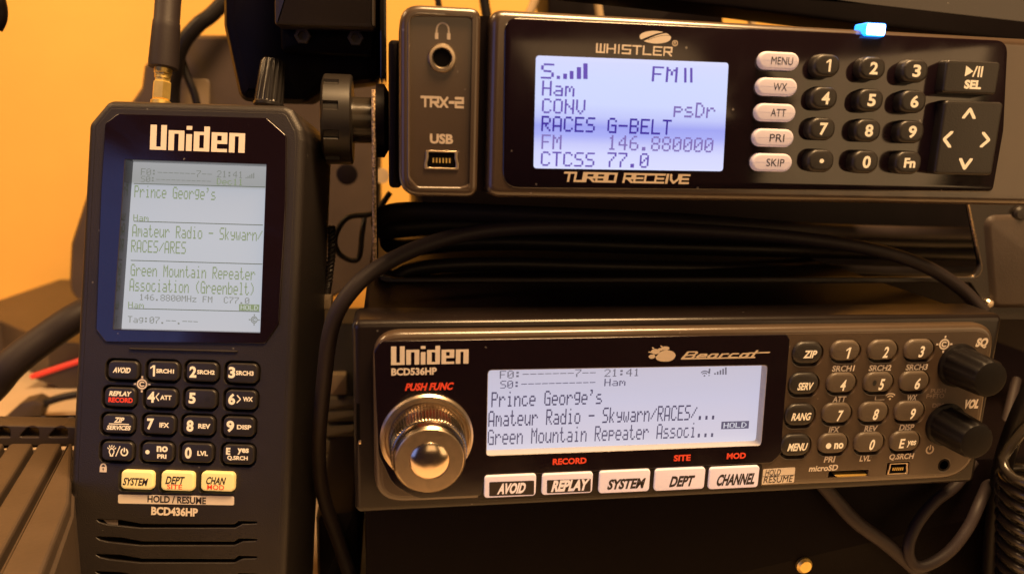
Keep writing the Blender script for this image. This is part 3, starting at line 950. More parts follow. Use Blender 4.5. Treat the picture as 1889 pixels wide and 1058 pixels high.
mark(mb, fr, f_wifi, 1293, 1307, 681, 694, C2, W2, 30, 30); lcd(mb, fr, '!', 1301, 1316, 679, 693, C2, W2)
mb.quad([fr.uv(*p, W2) for p in ((1331, 777), (1382, 775.5), (1381, 789.5), (1330, 791))], W2, C3)
lcd(mb, fr, 'HOLD', 1335, 1377, 778.5, 788.5, glow('display reversed characters', (225, 222, 232), .95), W2 + .04, .12)
mb.build('characters', disp)
mb = MB()
mark(mb, fr, uniden_fn(), 722, 865, 637.5, 671.5, PRINT, 3.46, 150, 46)
word(mb, fr, 'BCD536HP', 722, 806, 677.5, 691.5, PRINT, 3.46, .02)
mb.build('logo', lens)
mb = MB(); mark(mb, fr, f_paw, 1196, 1247, 637, 667, PRINTD, 3.46, 80, 56)
mark(mb, fr, bear_fn(), 1259, 1421, 646, 661, PRINTD, 3.46, 200, 36, .35)
mb.build('emblem', lens)
mb = MB()
for a_ in (('PUSH FUNC', 747, 838, 705.5, 719.5, PRINTR, 3.46, .02, .25), ('RECORD', 1020, 1082, 844, 855.5, PRINTR, 3.46, .02), ('SITE', 1243, 1274, 838, 849.5, PRINTR, 3.46, .02), ('MOD', 1341, 1376, 834.5, 845.5, PRINTR, 3.46, .02)):
    mb = MB(); word(mb, fr, *a_); mb.build('printed_legend', lens)
# function keys under the display
SK = [('AVOID', 941.5, 896, 94, 39, (917, 972, 890, 910)), ('REPLAY', 1047, 891.5, 92, 37, (1017, 1088, 884, 905)), ('SYSTEM', 1152.5, 887.5, 92, 39, (1120, 1191, 882, 901)),
      ('DEPT', 1254.5, 883.5, 91, 38, (1235, 1282, 877, 896.5)), ('CHANNEL', 1354.5, 880.5, 90, 38, (1321, 1396, 873, 894))]
mb = MB()
P = [fr.uv(*p, 3.2) for p in ((884, 880), (1408, 853), (1404, 902), (882, 924))]
mb.loft(roundpoly(P, [2, 2, .5, .5], 4), [(0, .5), (0, 3.1), (.25, 3.3)], SHELL)
mb.build('function_key_strip', U)
for s, x, y, ww, hh, (x0, x1, y0, y1) in SK:
    lg = []
    if s in ('AVOID', 'REPLAY'):
        def blk(mb, w, x=x, y=y, ww=ww, hh=hh):
            P = [fr.uv(*p, w) for p in ((x - ww / 2 + 8, y - hh / 2 + 12), (x + ww / 2 - 3, y - hh / 2 + 9), (x + ww / 2 - 3.5, y + hh / 2 - 4), (x - ww / 2 + 8, y + hh / 2 - 1))]
            mb.loft(roundpoly(P, .3, 3), [(0, w - .03), (0, w)], PRINTK)
        lg = [blk, lambda mb, w, a=(s, x0, x1, y0, y1): word(mb, fr, *a, mat('white backlit legend', (.8, .74, .74), .5, emit=(1, .8, .8), estr=.18), w + .05, .025, .22)]
    else:
        lg = [lambda mb, w, a=(s, x0, x1, y0, y1): word(mb, fr, *a, PRINTK, w, .02, .22)]
    key(fr, 'function_key', U, x, y, ww, hh, 4.1, .8, KEYW, w0=2.5, edge=.22, legends=lg)
# number and side keys
dig = {'1': (1560, 1568, 640.5, 661), '2': (1629, 1641, 639, 659.5), '3': (1695, 1706.5, 638, 658.5), '4': (1549.5, 1562, 700, 720), '5': (1621, 1632.5, 698.5, 719), '6': (1687, 1699.5, 697, 717.5),
       '7': (1543.6, 1555.5, 756.5, 776.5), '8': (1610, 1622, 754, 774), '9': (1678, 1690, 753, 773), '0': (1603, 1615, 810, 829.5)}
for k, (x, y) in UK.items():
    if k in dig: lg = [L(k, *dig[k], PRINTL, .012, .15)]
    elif k == '.': lg = [K(f_disc, 1523.5, 1533.5, 816.5, 827, PRINTL, 24, 24), L('no', 1539, 1556, 816, 827, PRINTL)]
    else: lg = [L('E', 1659, 1669.5, 809, 826, PRINTL, .012, .1), L('yes', 1673, 1690, 812, 824, PRINTL, .012, .1)]
    if k == '5': lg.append(K(f_disc, 1610, 1617, 701, 711, mat('dimple shade', (.012, .01, .01), .5), 16, 16))  # dimple shade painted as a dark disc
    key(fr, 'key', U, x, y, 51, 34, 4.0, 2.6, KEYG, w0=.4, edge=.7, legends=lg)
ut = {'ZIP': (1482, 1508, 646, 660), 'SERV': (1471, 1501, 705, 719), 'RANG': (1460, 1497, 761, 775), 'MENU': (1453, 1490, 817, 831)}
for k, (x, y) in UL.items():
    key(fr, 'key', U, x, y, 52, 37, 3.9, 2.7, KEYB, w0=.4, edge=.7, legends=[L(k, *ut[k], PRINTL, .016, .2)], label='black oval key')
# tuning knob
kc = fr.uv(787.5, 806, 3.4)
KN = MB()
KN.lathe((kc[0], kc[1], 3.3), 'w', [(11.7, 0), (11.7, .7), (11.2, 1.2), (10.6, 1.3), (10.2, .8), (9.4, .8)], CHROME, 96)
KN.lathe((kc[0], kc[1], 3.8), 'w', [(9.7, 0), (9.6, 1.2), (9.25, 2.2), (9.05, 9.5), (8.9, 9.8), (8.6, 10.0), (8.5, 12.6), (8.15, 13.0)], CHROMED, 288, 72, .16, (2, 3))
kn = KN.build('tuning_knob', U, 30)
mb = MB(); mb.lathe((kc[0], kc[1], 16.7), 'w', [(8.2, 0), (7.9, .3), (4.8, .3), (4.65, .1)], CHROME, 96)
mb.lathe((kc[0], kc[1], 16.7), 'w', [(4.75, .05), (4.6, .25), (4.2, .55), (3.2, 1.0), (1.8, 1.3), (.05, 1.42)], mat('polished knob cap', (.85, .70, .52), .2, metal=1.0), 96)
mb.build('knob_cap', kn, 25)
# squelch and volume knobs
BK = mat('black knob', (.0035, .0025, .003), .5, bump=.1, bscale=1500, spec=.2)
for (x, y) in ((1767, 673), (1744, 782)):
    c = fr.uv(x, y, 3)
    mb = MB(); mb.lathe((c[0], c[1], 3.0), 'w', [(6.3, 0), (6.2, .8), (5.5, 1.2), (5.05, 11.3), (4.7, 12), (4.1, 12.2), (.05, 12.0)], BK, 96, 12, .12, (2, 3)); mb.build('knob', U)
mb = MB(); mb.quad(rect_hole(1525, 1606, 864, 884), .6, DARK)
P = [fr.uv(*p, 1.6) for p in ((1533, 872), (1598, 870), (1590, 877), (1566, 882), (1545, 880))]
mb.loft(roundpoly(P, .3, 3), [(0, .9), (0, 2.4), (.15, 2.6)], GOLD); mb.build('card_slot', U)
def usb(fr, par, x0, x1, y0, y1, w):
    c = fr.uv((x0 + x1) / 2, (y0 + y1) / 2, w); a, b = fr.size((x0 + x1) / 2, (y0 + y1) / 2, x1 - x0, y1 - y0, w)
    f = lambda k: [(c[0] + k * px, c[1] + k * py) for px, py in ((a / 2 * .92, b / 2), (-a / 2 * .92, b / 2), (-a / 2 * .92, b * .12), (-a / 2, -b * .2), (-a / 2, -b / 2), (a / 2, -b / 2), (a / 2, -b * .2), (a / 2 * .92, b * .12))]
    o = roundpoly(f(1), b * .07, 3); i = roundpoly(f(.84), b * .06, 3)
    mb = MB(); mb.plate(o, [i], w - 1.5, w + .15, CHROME, .06)
    mb.quad(inset(o, .05), w - .12, DARK)
    mb.box((c[0] - a * .3, c[1] - b * .12, w - .12), (c[0] + a * .3, c[1] + b * .14, w - .02), BLACK)
    for k in range(6):
        x = c[0] + a * (-.24 + .48 * k / 5)
        mb.box((x - a * .02, c[1] - b * .16, w - .12), (x + a * .02, c[1] + b * .10, w + .03), GOLD)
    return mb.build('usb_port', par)
usb(fr, U, 1638, 1675, 853.5, 873.5, 2.6)
c = fr.uv(1741.5, 857, 3)
mb = MB(); mb.lathe((c[0], c[1], 0.5), 'w', [(1.9, 0), (1.9, 2.45), (1.35, 2.5), (1.3, 0.5)], BLACK, 32); mb.build('headphone_jack', U)
mb = MB(); a = fr.uv(662, 780, .1); mb.box((a[0] - .55, a[1] - 5.2, -.3), (a[0] + .25, a[1] + 5.2, .06), DARK); mb.box((a[0] - .1, a[1] - 5.6, -.3), (a[0] + .5, a[1] - 4.6, .3), CHROME, .1); mb.build('frame_latch', U)

# ================================================================== UPPER WIDE SCANNER
TX0, TX1, TZ0, TZ1 = 2.3, 186.0, -18.6, 24.9
TF = Frame(((TX0 + TX1) / 2, YF, CAMZ + TZ0), (1, 0, 0), (0, 0, 1))
T = tag(TF.empty('desktop_scanner'), 'wide black radio scanner with violet white display and blue indicator light on top', 'radio scanner')
fr = TF
hw = (TX1 - TX0) / 2; ht = TZ1 - TZ0
mb = MB(); mb.loft(rrect(0, ht / 2, 2 * hw - 3, ht - 2.2, 2), [(.4, -137), (0, -136), (0, -5)], CASE); mb.build('case', T)
# end block with jack and usb
a, b = fr.uv(737, 190)[0], fr.uv(884.5, 190)[0]
eo = roundpoly([(a, 0), (b, 0), (b, ht), (a, ht)], [5.0, 2.8, 2.8, 5.0], 7)
mb = MB(); mb.loft(eo, [(0, -16)] + rnd(1.5, 0, 8) + [(1.7, 0), (1.7, -2)], TRXB)
rec = roundpoly([fr.uv(*p) for p in ((757, 29), (872, 31), (868, 340), (849, 345), (771, 344), (756, 327))], [1.8, 1.5, 2.5, 1.5, 1.5, 2.5], 5)
mb.plate(inset(eo, 1.55), [rec], -2.2, .02, TRXB, .45)
eb = mb.build('end_block', T)
mb = MB(); mb.quad(inset(rec, -.6), -.9, TRXB)
rp = mb.build('recessed_panel', eb)
mb = MB(); WP = -.84
mark(mb, fr, f_phones, 801.5, 832, 40.5, 73, PRINTG if False else PRINTD, WP, 60, 60)
mark(mb, fr, techword('TRX-2', .3, .3), 776, 856, 178, 199, PRINTD, WP, 160, 40)
word(mb, fr, 'USB', 793, 836, 247, 265.5, PRINTD, WP, .02)
mb.build('printed_legend', rp)
c = fr.uv(815.5, 107, -.5)
mb = MB(); mb.lathe((c[0], c[1], -1.0), 'w', [(3.3, 0), (3.3, .5), (3.0, .95), (2.4, 1.0), (2.05, .6), (2.0, .15)], CHROME, 48)
mb.lathe((c[0], c[1], -.9), 'w', [(2.1, 0), (2.02, .35)], DARK, 32); mb.build('headphone_jack', T, 50)
usb(fr, T, 783, 846, 278, 312, -.7)
x0_, x1_ = fr.uv(717, 200, -20)[0], fr.uv(741, 200, -20)[0]
z0_, z1_ = fr.uv(720, 345, -20)[1], fr.uv(720, 75, -20)[1]
mb = MB(); mb.box((x0_, z0_, -60), (x1_, z1_, -17), BLACK, 1.2); mb.build('side_boss', T)
# front panel
fo = roundpoly([(fr.uv(903, 100)[0], 0), (hw, 0), (hw, ht), (fr.uv(903, 100)[0], ht)], [3.2, 3.6, 3.6, 3.2], 7)
mb = MB(); mb.loft(fo, [(0, -20)] + rnd(2.2, 0, 9), TRXB); fp = mb.build('front_panel', T)
lp = [(932, 33), (1859, 77), (1851, 240), (1831, 353), (928, 346)]
lo = roundpoly([fr.uv(*p, .25) for p in lp], [3.4, 3.6, 8, 1.6, 4.2], 9)
mb = MB(); mb.loft(lo, [(-.25, -.2), (-.1, .12), (.12, .25)], LENS); lens = mb.build('lens', fp)
st = [fr.uv(1160, y, .3)[1] for y in (315, 285, 268, 252, 236, 218, 195, 150, 118, 103)]
smat = screen_mat('square display', list(zip(st, ((212, 218, 255), (206, 212, 254), (192, 198, 250), (160, 170, 246), (150, 160, 242), (186, 196, 250), (200, 212, 254), (202, 214, 254), (206, 214, 254), (218, 222, 255)))), 1.0)
mb = MB()
so = roundpoly([fr.uv(*p, .3) for p in ((988.5, 102.5), (1344, 116), (1333.5, 316), (984, 310.5))], .9, 5)
mb.loft(so, [(0, .2), (0, .32)], LENS, capm=smat)
disp = mb.build('screen', T)
B1 = glow('square display characters', (108, 84, 196), .8); B2 = glow('square display dark characters', (58, 36, 178), .75); B3 = glow('square display pale characters', (134, 116, 196), .85)
mb = MB(); W2 = .38
lcd(mb, fr, 'S', 998, 1022, 117, 146, B1, W2, .08)
for x, h, ww in ((1027, 6, 6), (1039, 10, 7), (1051, 15, 7), (1064, 22, 8), (1076, 29, 8)):
    mb.quad([fr.uv(*p, W2) for p in ((x, 146 - h), (x + ww, 146.2 - h), (x + ww, 146.2), (x, 146))], W2, B1)
lcd(mb, fr, 'FM', 1203, 1250, 123, 152, B1, W2, .12)
for x in (1262, 1273): mb.quad([fr.uv(*p, W2) for p in ((x, 125.5), (x + 4.5, 125.6), (x + 4.5, 152.6), (x, 152.5))], W2, B1)
lcd(mb, fr, 'Ham', 1000, 1060, 149.5, 178, B1, W2, .12); lcd(mb, fr, 'CONV', 1000, 1080, 182.5, 210.5, B1, W2, .12); lcd(mb, fr, 'psDr', 1243, 1320, 189, 217.5, B3, W2, .05)
lcd(mb, fr, 'RACES', 999, 1098, 215, 243.5, B2, W2, .05); lcd(mb, fr, 'G-BELT', 1121, 1239, 219, 247.5, B2, W2, .05)
lcd(mb, fr, 'FM', 999, 1036, 248, 276, B3, W2, .15); lcd(mb, fr, '146.880000', 1122, 1317, 251.5, 279.5, B3, W2, .15)
lcd(mb, fr, 'CTCSS', 998, 1097, 280, 307.5, B1, W2, .12); lcd(mb, fr, '77.0', 1120, 1197, 281.5, 309.5, B1, W2, .12)
mb.build('characters', disp)
mb = MB()
mark(mb, fr, techword('WHISTLER', .2, .38), 1100, 1241, 83.5, 101, PRINT, .32, 230, 30)
mark(mb, fr, f_emblem, 1180, 1238, 57.5, 80.5, PRINT, .32, 90, 44)
ring = lambda x, y: (abs(np.hypot(x - .5, y - .5) - .4) < .08) | strokes([[(.38, .3), (.38, .7), (.58, .7), (.58, .52), (.38, .5)], [(.45, .5), (.62, .3)]], .09)(x, y)
mark(mb, fr, ring, 1239.5, 1251, 74, 86, PRINTD, .32, 30, 30)
mb.build('logo', lens)
mb = MB(); mark(mb, fr, techword('TURBO RECEIVE', .27, .28), 1041, 1274, 319, 337.5, PRINTD, .32, 300, 30, .15); mb.build('printed_legend', lens)
for s, x, y, x0, x1 in (('MENU', 1438, 112.5, 1423, 1463), ('WX', 1434.5, 160.5, 1427, 1452), ('ATT', 1431.5, 208, 1422, 1450), ('PRI', 1428, 254.5, 1420, 1447), ('SKIP', 1425, 300, 1414, 1447)):
    key(fr, 'menu_key', T, x, y, 73, 31, 1.6, 2.5, mat('pale menu key', (.62, .57, .60), .4, emit=(.95, .80, 1.0), estr=.10), w0=.1, edge=.5, legends=[L(s, x0, x1, y - 7, y + 7, PRINTK, .0)])
dk = [('1', 1527, 121), ('2', 1611, 126), ('3', 1690, 131), ('4', 1522, 181), ('5', 1607, 185), ('6', 1686, 187.5), ('7', 1518, 238), ('8', 1602, 241), ('9', 1682, 243.5), ('.', 1515.5, 297), ('0', 1597.5, 299), ('Fn', 1677, 300.5)]
for s, x, y in dk:
    if s == '.': lg = [K(f_disc, x - 3.5, x + 4.5, y - 4, y + 4, PRINTL, 20, 20)]
    elif s == 'Fn': lg = [L('Fn', x - 9, x + 12, y - 9, y + 9, PRINTL, .02)]
    else: lg = [L(s, x - (3 if s == '1' else 6), x + (6 if s == '1' else 9), y - 11.5, y + 11.5, PRINTL, .015)]
    key(fr, 'key', T, x, y, 46, 39, 3.2, 2.3, KEYB, w0=.1, edge=.8, legends=lg)
key(fr, 'select_key', T, 1793, 143, 98, 58, 3.2, .8, KEYB, w0=.1, edge=.5, legends=[K(f_play, 1781, 1813, 122, 142), L('SEL', 1779, 1810.5, 148, 164.5, PRINTL, .025)])
up = [[(.1, .08), (.5, .88), (.9, .08)]]
dn = [[(.1, .92), (.5, .12), (.9, .92)]]
key(fr, 'arrow_pad', T, 1788, 255.5, 106, 132, 3.2, .9, KEYB, w0=.1, edge=.6, legends=[poly_mark(up, .24, 1776, 1801, 199, 219), poly_mark(dn, .24, 1768, 1793, 292, 313), poly_mark(LT, .24, 1739, 1757, 242, 272), poly_mark(GT, .24, 1809, 1827, 244, 272)])
c = fr.uv(1612, 56, .4); a, b = fr.size(1612, 56, 38, 26, .4)
mb = MB(); mb.box((c[0] - a / 2, c[1] - b / 2 + .2, -4), (c[0] + a / 2, c[1] + b / 2, 1.3), mat('blue indicator rim', (.1, .2, .6), .3, emit=(.0, .22, 1.0), estr=3.5), .5)
mb.box((c[0] - a * .45, c[1] - b * .42 + .15, .5), (c[0] + a * .45, c[1] + b * .42, 1.5), mat('blue white indicator core', (.5, .7, .8), .3, emit=(.45, .85, 1.0), estr=12.0), .4); mb.build('indicator_light', T)

# ================================================================== BRACKETS, BOXES AND CABLES AROUND THEM
def wf(px, py, Y): return WORLD.uv(px, py, -Y)
def prism(px, Y0, Y1, m, rad=0.0, bev=0.0, mb=None):
    mb = mb or MB()
    o = roundpoly([wf(*p, Y0) for p in px], rad, 5) if rad else roundpoly([wf(*p, Y0) for p in px], 0)
    mb.loft(o, [(0, -Y1), (0, -Y0 - bev), (bev * .3, -Y0 - bev * .3), (bev, -Y0)] if bev else [(0, -Y1), (0, -Y0)], m)
    return mb

def pipe(name, pts, r, m, label, cat='cable', group=None, rfn=None, mb=None, n=14):
    """cable through photo pixels (px, py, Y)"""
    mb = mb or MB()
    P = []
    for x, y, Y in pts:
        q = wf(x, y, Y); P.append((q[0], q[1], -Y))
    mb.tube(P, r, m, n, 8, rfn)
    o = mb.build(name, None, 60)
    return tag(o, label, cat, group)

# --- mounting bracket of the upper radio
br = bpy.data.objects.new('mounting_bracket', None); COL.objects.link(br)
tag(br, 'black sheet metal bracket with rough bare edges and thumb knob, around the upper radio', 'bracket')
a0, a1 = wf(686.5, 340, 235), wf(694, 340, 235)
zt, zb = wf(690, 165, 235)[1], wf(690, 508, 235)[1]
mb = MB(); mb.box((a0[0], zb, -275), (a1[0], zt, -236.2), STEEL); arm = mb.build('side_arm', br)
mb = MB(); mb.box((a0[0] - .05, zb, -236.2), (a1[0] + .05, zt + .05, -235), GLIT, .2); mb.build('cut_edge', arm)
pl = [(1785, 368), (1808, 488), (1797, 511), (728, 513), (700, 506), (700, 516), (712, 521), (1790, 521), (1835, 590), (2010, 590), (2010, 368)]
o = roundpoly([wf(*p, 234) for p in pl], [0, 2.5, 2.5, 0, 1, 1, 1, 2, 2, 0, 0], 5)
mb = MB(); mb.loft(o, [(0, -235.6), (0, -234.3), (.3, -234)], STEELB)
PLM = mat('bracket plate paint', (.055, .040, .032), .40, bump=.25, bscale=1800, var=.15)
e = roundpoly([wf(*p, 234) for p in ((1818, 402), (2010, 397), (2010, 562), (1832, 562))], [3, 0, 0, 3], 6)
mb.loft(e, [(-1.2, -234.1), (-.6, -233.7), (.2, -232.8), (1.0, -232.6)], PLM)
mb.build('plate', br)
mb = MB()
P = [wf(*p, 234.8) for p in ((1785, 376), (1796, 430), (1806, 478), (1808, 494), (1803, 506), (1792, 511))]
mb.tube([(p[0], p[1], -234.6) for p in P], .62, GLIT, 8, 6); mb.build('cut_edge', br)
for x, y, r in ((1826, 560, 1.7), (1884, 394, 2.6)):
    c = wf(x, y, 232.5); mb = MB(); mb.lathe((c[0], c[1], -234), 'w', [(r, 0), (r, 1.2), (r * .7, 1.9), (.1, 2.0)], STEELB if r > 2 else CHROME, 28); mb.build('screw', br)
kc = wf(623, 221, 240)
k0, k1 = wf(597, 221, 240)[0], wf(650, 221, 240)[0]
mb = MB(); mb.lathe((k0, kc[1], -245), 'u', [(12, -.5), (13.2, 0), (13.6, .4), (13.6, .5), (13.6, (k1 - k0) * .55), (13.6, (k1 - k0) * .57), (13.6, k1 - k0 - .5), (13.1, k1 - k0), (4, k1 - k0 + .1)], mat('thumb knob plastic', (.016, .013, .011), .38), 180, 10, -.8, (3, 4))
mb.lathe((k1 - .2, kc[1], -245), 'u', [(7, 0), (7, a0[0] - k1 + .2)], mat('dark hub', (.03, .024, .018), .22), 40); mb.build('thumb_knob', br, 30)
x2 = wf(722, 221, 240)[0]
mb = MB(); mb.lathe((a1[0], kc[1], -245), 'u', [(11.2, 0), (11.2, 2.5), (8.5, 4), (8.5, x2 - a1[0])], BLACK, 48); mb.build('washer', br)

# --- black cabinet beneath the lower radio, black box added behind both to keep their gap dark
x0 = wf(674, 1000, 197)[0]
mb = MB(); mb.box((x0, 0, -345), (300, CAMZ + BZ0 + .8, -197), STEEL, 1.0)
tag(mb.build('cabinet'), 'low black steel cabinet that the lower wide radio sits on', 'cabinet')
a = wf(775, 400, 348); b = wf(1500, 230, 348)
mb = MB(); mb.box((a[0], 0, -520), (420, b[1], -348), BLACK, 3)
tag(mb.build('cabinet'), 'plain black box added behind the two wide radios to keep their gap dark', 'cabinet')
c = wf(1488, 1047, 195)
mb = MB(); mb.lathe((c[0], c[1], -197), 'w', [(2.6, 0), (2.6, .8), (1.9, 1.6), (.1, 1.7)], GOLD, 32)
tag(mb.build('screw'), 'small brass screw head on the black cabinet front', 'screw')

# --- clamp above the handheld
cl = bpy.data.objects.new('clamp', None); COL.objects.link(cl)
tag(cl, 'large black plastic clamp hanging into the picture above the handheld radio', 'clamp')
mb = prism([(406, -520), (409, 45), (424, 115), (440, 187), (560, 190), (604, 160), (700, 150), (702, -520)], 262, 300, BLACK, 4, 4); mb.build('body', cl)
mb = prism([(503, -520), (506, 46), (692, 52), (694, -520)], 240, 266, STEELB, 1, 1.2); mb.build('front_block', cl)
mb = prism([(516, 40), (518, 96), (688, 104), (690, 46)], 252, 266, STEEL, 2, 1.5); mb.build('lower_block', cl)
for x, y in ((558, 66), (656, 70)):
    c = wf(x, y, 251); mb = MB(); mb.lathe((c[0], c[1], -252.5), 'w', [(2.6, 0), (2.6, 1.4), (2.3, 1.7), (1.5, 1.7), (1.4, .6)], BROWN, 6); mb.build('notch_boss', cl)  # brown boss added where the block has an open notch
a, b = wf(700, -60, 244), wf(713, 146, 244)
mb = MB(); mb.box((a[0], b[1], -300), (b[0], a[1], -244), mat('glossy black side plate', (.008, .007, .007), .15), .4); mb.build('side_plate', cl)

# --- monitor above the upper radio
mn = [(1036, -330), (1036, -20), (1360, 15), (1600, 46), (2040, 94), (2040, -330)]
mo = bpy.data.objects.new('monitor', None); COL.objects.link(mo)
tag(mo, 'black monitor whose lower edge hangs over the upper wide radio', 'monitor')
mb = prism(mn, 262, 285, BLACK, 2, 1.2); mb.build('housing', mo)
P = [wf(*p, 262) for p in mn]
mb = MB(); mb.loft(inset(roundpoly(P, 2, 4), 7), [(0, -262.2), (0, -261.9)], LENS); mb.build('screen', mo)

# --- rounded brown housing behind the handheld
hs = bpy.data.objects.new('equipment_housing', None); COL.objects.link(hs)
tag(hs, 'rounded brown grey equipment housing, out of focus behind the handheld radio', 'equipment')
px = [(344, 62), (700, 64), (702, 505), (600, 560), (585, 762), (205, 762), (180, 590), (122, 540), (126, 450), (158, 350), (236, 190), (257, 160), (262, 118), (286, 100), (322, 82)]
o = roundpoly([wf(*p, 420) for p in px], [6, 4, 8, 6, 2, 2, 8, 12, 10, 10, 4, 6, 6, 4, 4], 6)
mb = MB(); mb.loft(o, [(1.5, -500), (0, -497), (0, -428), (.8, -422), (2.5, -420)], BROWN); mb.build('shell', hs)
px = [(318, 145), (382, 146), (386, 152), (386, 215), (318, 215)]
mb = MB(); mb.loft(roundpoly([wf(*p, 419) for p in px], 1.5, 4), [(0, -421), (0, -419.3), (.4, -419)], mat('pale label', (.19, .14, .09), .5)); mb.build('label_panel', hs)
c = wf(640, 322, 419); mb = MB(); mb.lathe((c[0], c[1], -421), 'w', [(6, 0), (6, .9), (4.5, 1.3)], BLACK, 32); mb.build('button', hs)
c = wf(704, 325, 419); mb = MB(); mb.lathe((c[0], c[1], -425), 'w', [(4, 0), (4, 4.9)], TAN, 32); mb.build('button', hs)

# --- left: flat box, red trimmed box, ribbed box
def zf(z): return Frame((0, 0, 0), (1, 0, 0), (0, 1, 0))
ZF = zf(0)
def build_z(mb, name, parent=None):
    """mesh whose (u, v, w) are world (x, y, z)"""
    mb.v = [(p[0], p[2], -p[1]) for p in mb.v]
    return mb.build(name, parent, 12)
P = [ZF.uv(*p, 25) for p in ((-120, 594), (-60, 572), (160, 497), (330, 520), (230, 640), (86, 628), (0, 592))]
mb = MB(); mb.loft(roundpoly(P, 3, 4), [(2, 0), (0, 2), (0, 23.5), (.5, 24.6), (1.5, 25)], PLM)
tag(build_z(mb, 'network_box'), 'flat dark brown box on the desk at left, its smooth top catching warm light', 'electronics box')
rb = bpy.data.objects.new('angular_box', None); COL.objects.link(rb)
tag(rb, 'angular dark box with a glowing red trim line, left of the handheld radio', 'electronics box')
mb = prism([(57, 696), (150, 666), (240, 640), (240, 726), (128, 722)], 440, 478, PLM, 0, .5); mb.build('body', rb)
P = [(58, 694.5), (145, 665.5), (235, 637)]
mb = MB(); mb.tube([(*wf(*p, 439.2), -439.2) for p in P], 1.5, mat('red trim', (.6, .03, .015), .3, emit=(1, .05, .02), estr=.35), 10, 4); mb.build('trim', rb)
pg = bpy.data.objects.new('power_supply', None); COL.objects.link(pg)
tag(pg, 'dark box with a ribbed top and arched vent notches at the lower left', 'power supply')
TOPZ = 52
base = [ZF.uv(*p, TOPZ) for p in ((-160, 806), (139, 806), (133, 925), (84, 1062), (40, 1190), (-260, 1190))]
mb = MB(); mb.loft(roundpoly(base, 1.5, 3), [(0, 0), (0, TOPZ - 4.5), (.6, TOPZ - 4)], BROWN); build_z(mb, 'base', pg)
for k in range(-1, 6):
    xa = 118 - 53 * k
    def gl(dx):
        p = ZF.uv(xa + dx, 816, TOPZ); d = ZF.uv(20, 1000, TOPZ) - ZF.uv(118, 818, TOPZ)
        return [p, p + d * 2.0]
    l_, r_ = gl(-47), gl(-4)
    P = [l_[0], l_[1], r_[1], r_[0]]
    if k == -1: P = [l_[0], l_[1], ZF.uv(70, 1075, TOPZ), ZF.uv(128, 925, TOPZ), ZF.uv(133, 816, TOPZ)]
    mb = MB(); mb.loft(roundpoly(P, 1.5, 4), [(0, TOPZ - 4.2), (0, TOPZ - .8), (.25, TOPZ - .2), (.8, TOPZ)], BROWN); build_z(mb, 'rib', pg)
yb = ZF.uv(70, 806, TOPZ)[1]
mb = MB()
oo = [wf(*p, yb + 1) for p in ((-170, 781), (141, 787), (141, 822), (-170, 822))]
hl = []
for k in range(5):
    x = 93 - 53 * k
    hl.append(roundpoly([wf(*p, yb + 1) for p in ((x - 6, 806), (x + 10, 789), (x + 22, 785), (x + 31, 792), (x + 32, 806))], [.6, 1.5, 1.5, 1.5, .6], 4))
mb.plate(roundpoly(oo, 1, 3), hl, -yb - 9, -yb - 1, BROWN, .4)
mb.build('vent_lip', pg)
mb = MB(); q0, q1 = wf(-170, 786, yb + 10), wf(141, 822, yb + 10); mb.box((q0[0], q1[1], -yb - 16), (q1[0], q0[1], -yb - 10), DARK); mb.build('vent_back', pg)
pk = bpy.data.objects.new('cable_plug', None); COL.objects.link(pk)
tag(pk, 'small dark brown plug lying on the cream desk with its thin cord', 'plug')
mb = prism([(-6, 782), (36, 744), (62, 737), (79, 746), (74, 764), (66, 780)], 392, 402, BROWN, 1.2, 1.2); mb.build('shell', pk)
mb = MB(); mb.tube([(*wf(*p, 396), -396) for p in ((74, 748), (95, 738), (130, 729), (190, 722), (260, 724))], 2.0, CABLE, 10); mb.build('cord', pk)

# --- louvred box between handheld and lower radio
lv = bpy.data.objects.new('vented_box', None); COL.objects.link(lv)
tag(lv, 'olive brown box with horizontal louvres, between the handheld and the lower wide radio', 'electronics box')
VM = mat('olive grey plastic', (.16, .13, .085), .55, bump=.2, bscale=900)
a, b = wf(560, 596, 318), wf(720, 1040, 318)
mb = MB(); mb.box((a[0], 0, -345), (b[0], a[1], -318), mat('dark olive plastic', (.05, .042, .03), .6), 1); mb.build('body', lv)
for y in (742, 764, 792, 820, 849, 878):
    a, b = wf(596, y - 9, 316), wf(700, y + 9, 316)
    mb = MB(); mb.box((a[0], b[1], -318.5), (b[0], a[1], -314.5), VM, .8); mb.build('louvre', lv)
a, b = wf(610, 690, 314), wf(640, 726, 314)
mb = MB(); mb.box((a[0], b[1], -319), (b[0], a[1], -313), TAN, .6); mb.build('terminal', lv)

mb = MB(); a, b = wf(583, 1000, 236), wf(664, 1000, 236)
mb.box((a[0], 0, -300), (b[0], 27, -236), BLACK, 3); tag(mb.build('filler_block', None), 'black filler block added to darken the gap left of the low cabinet', 'filler block')  # black block added so this gap stays dark instead of lit desk
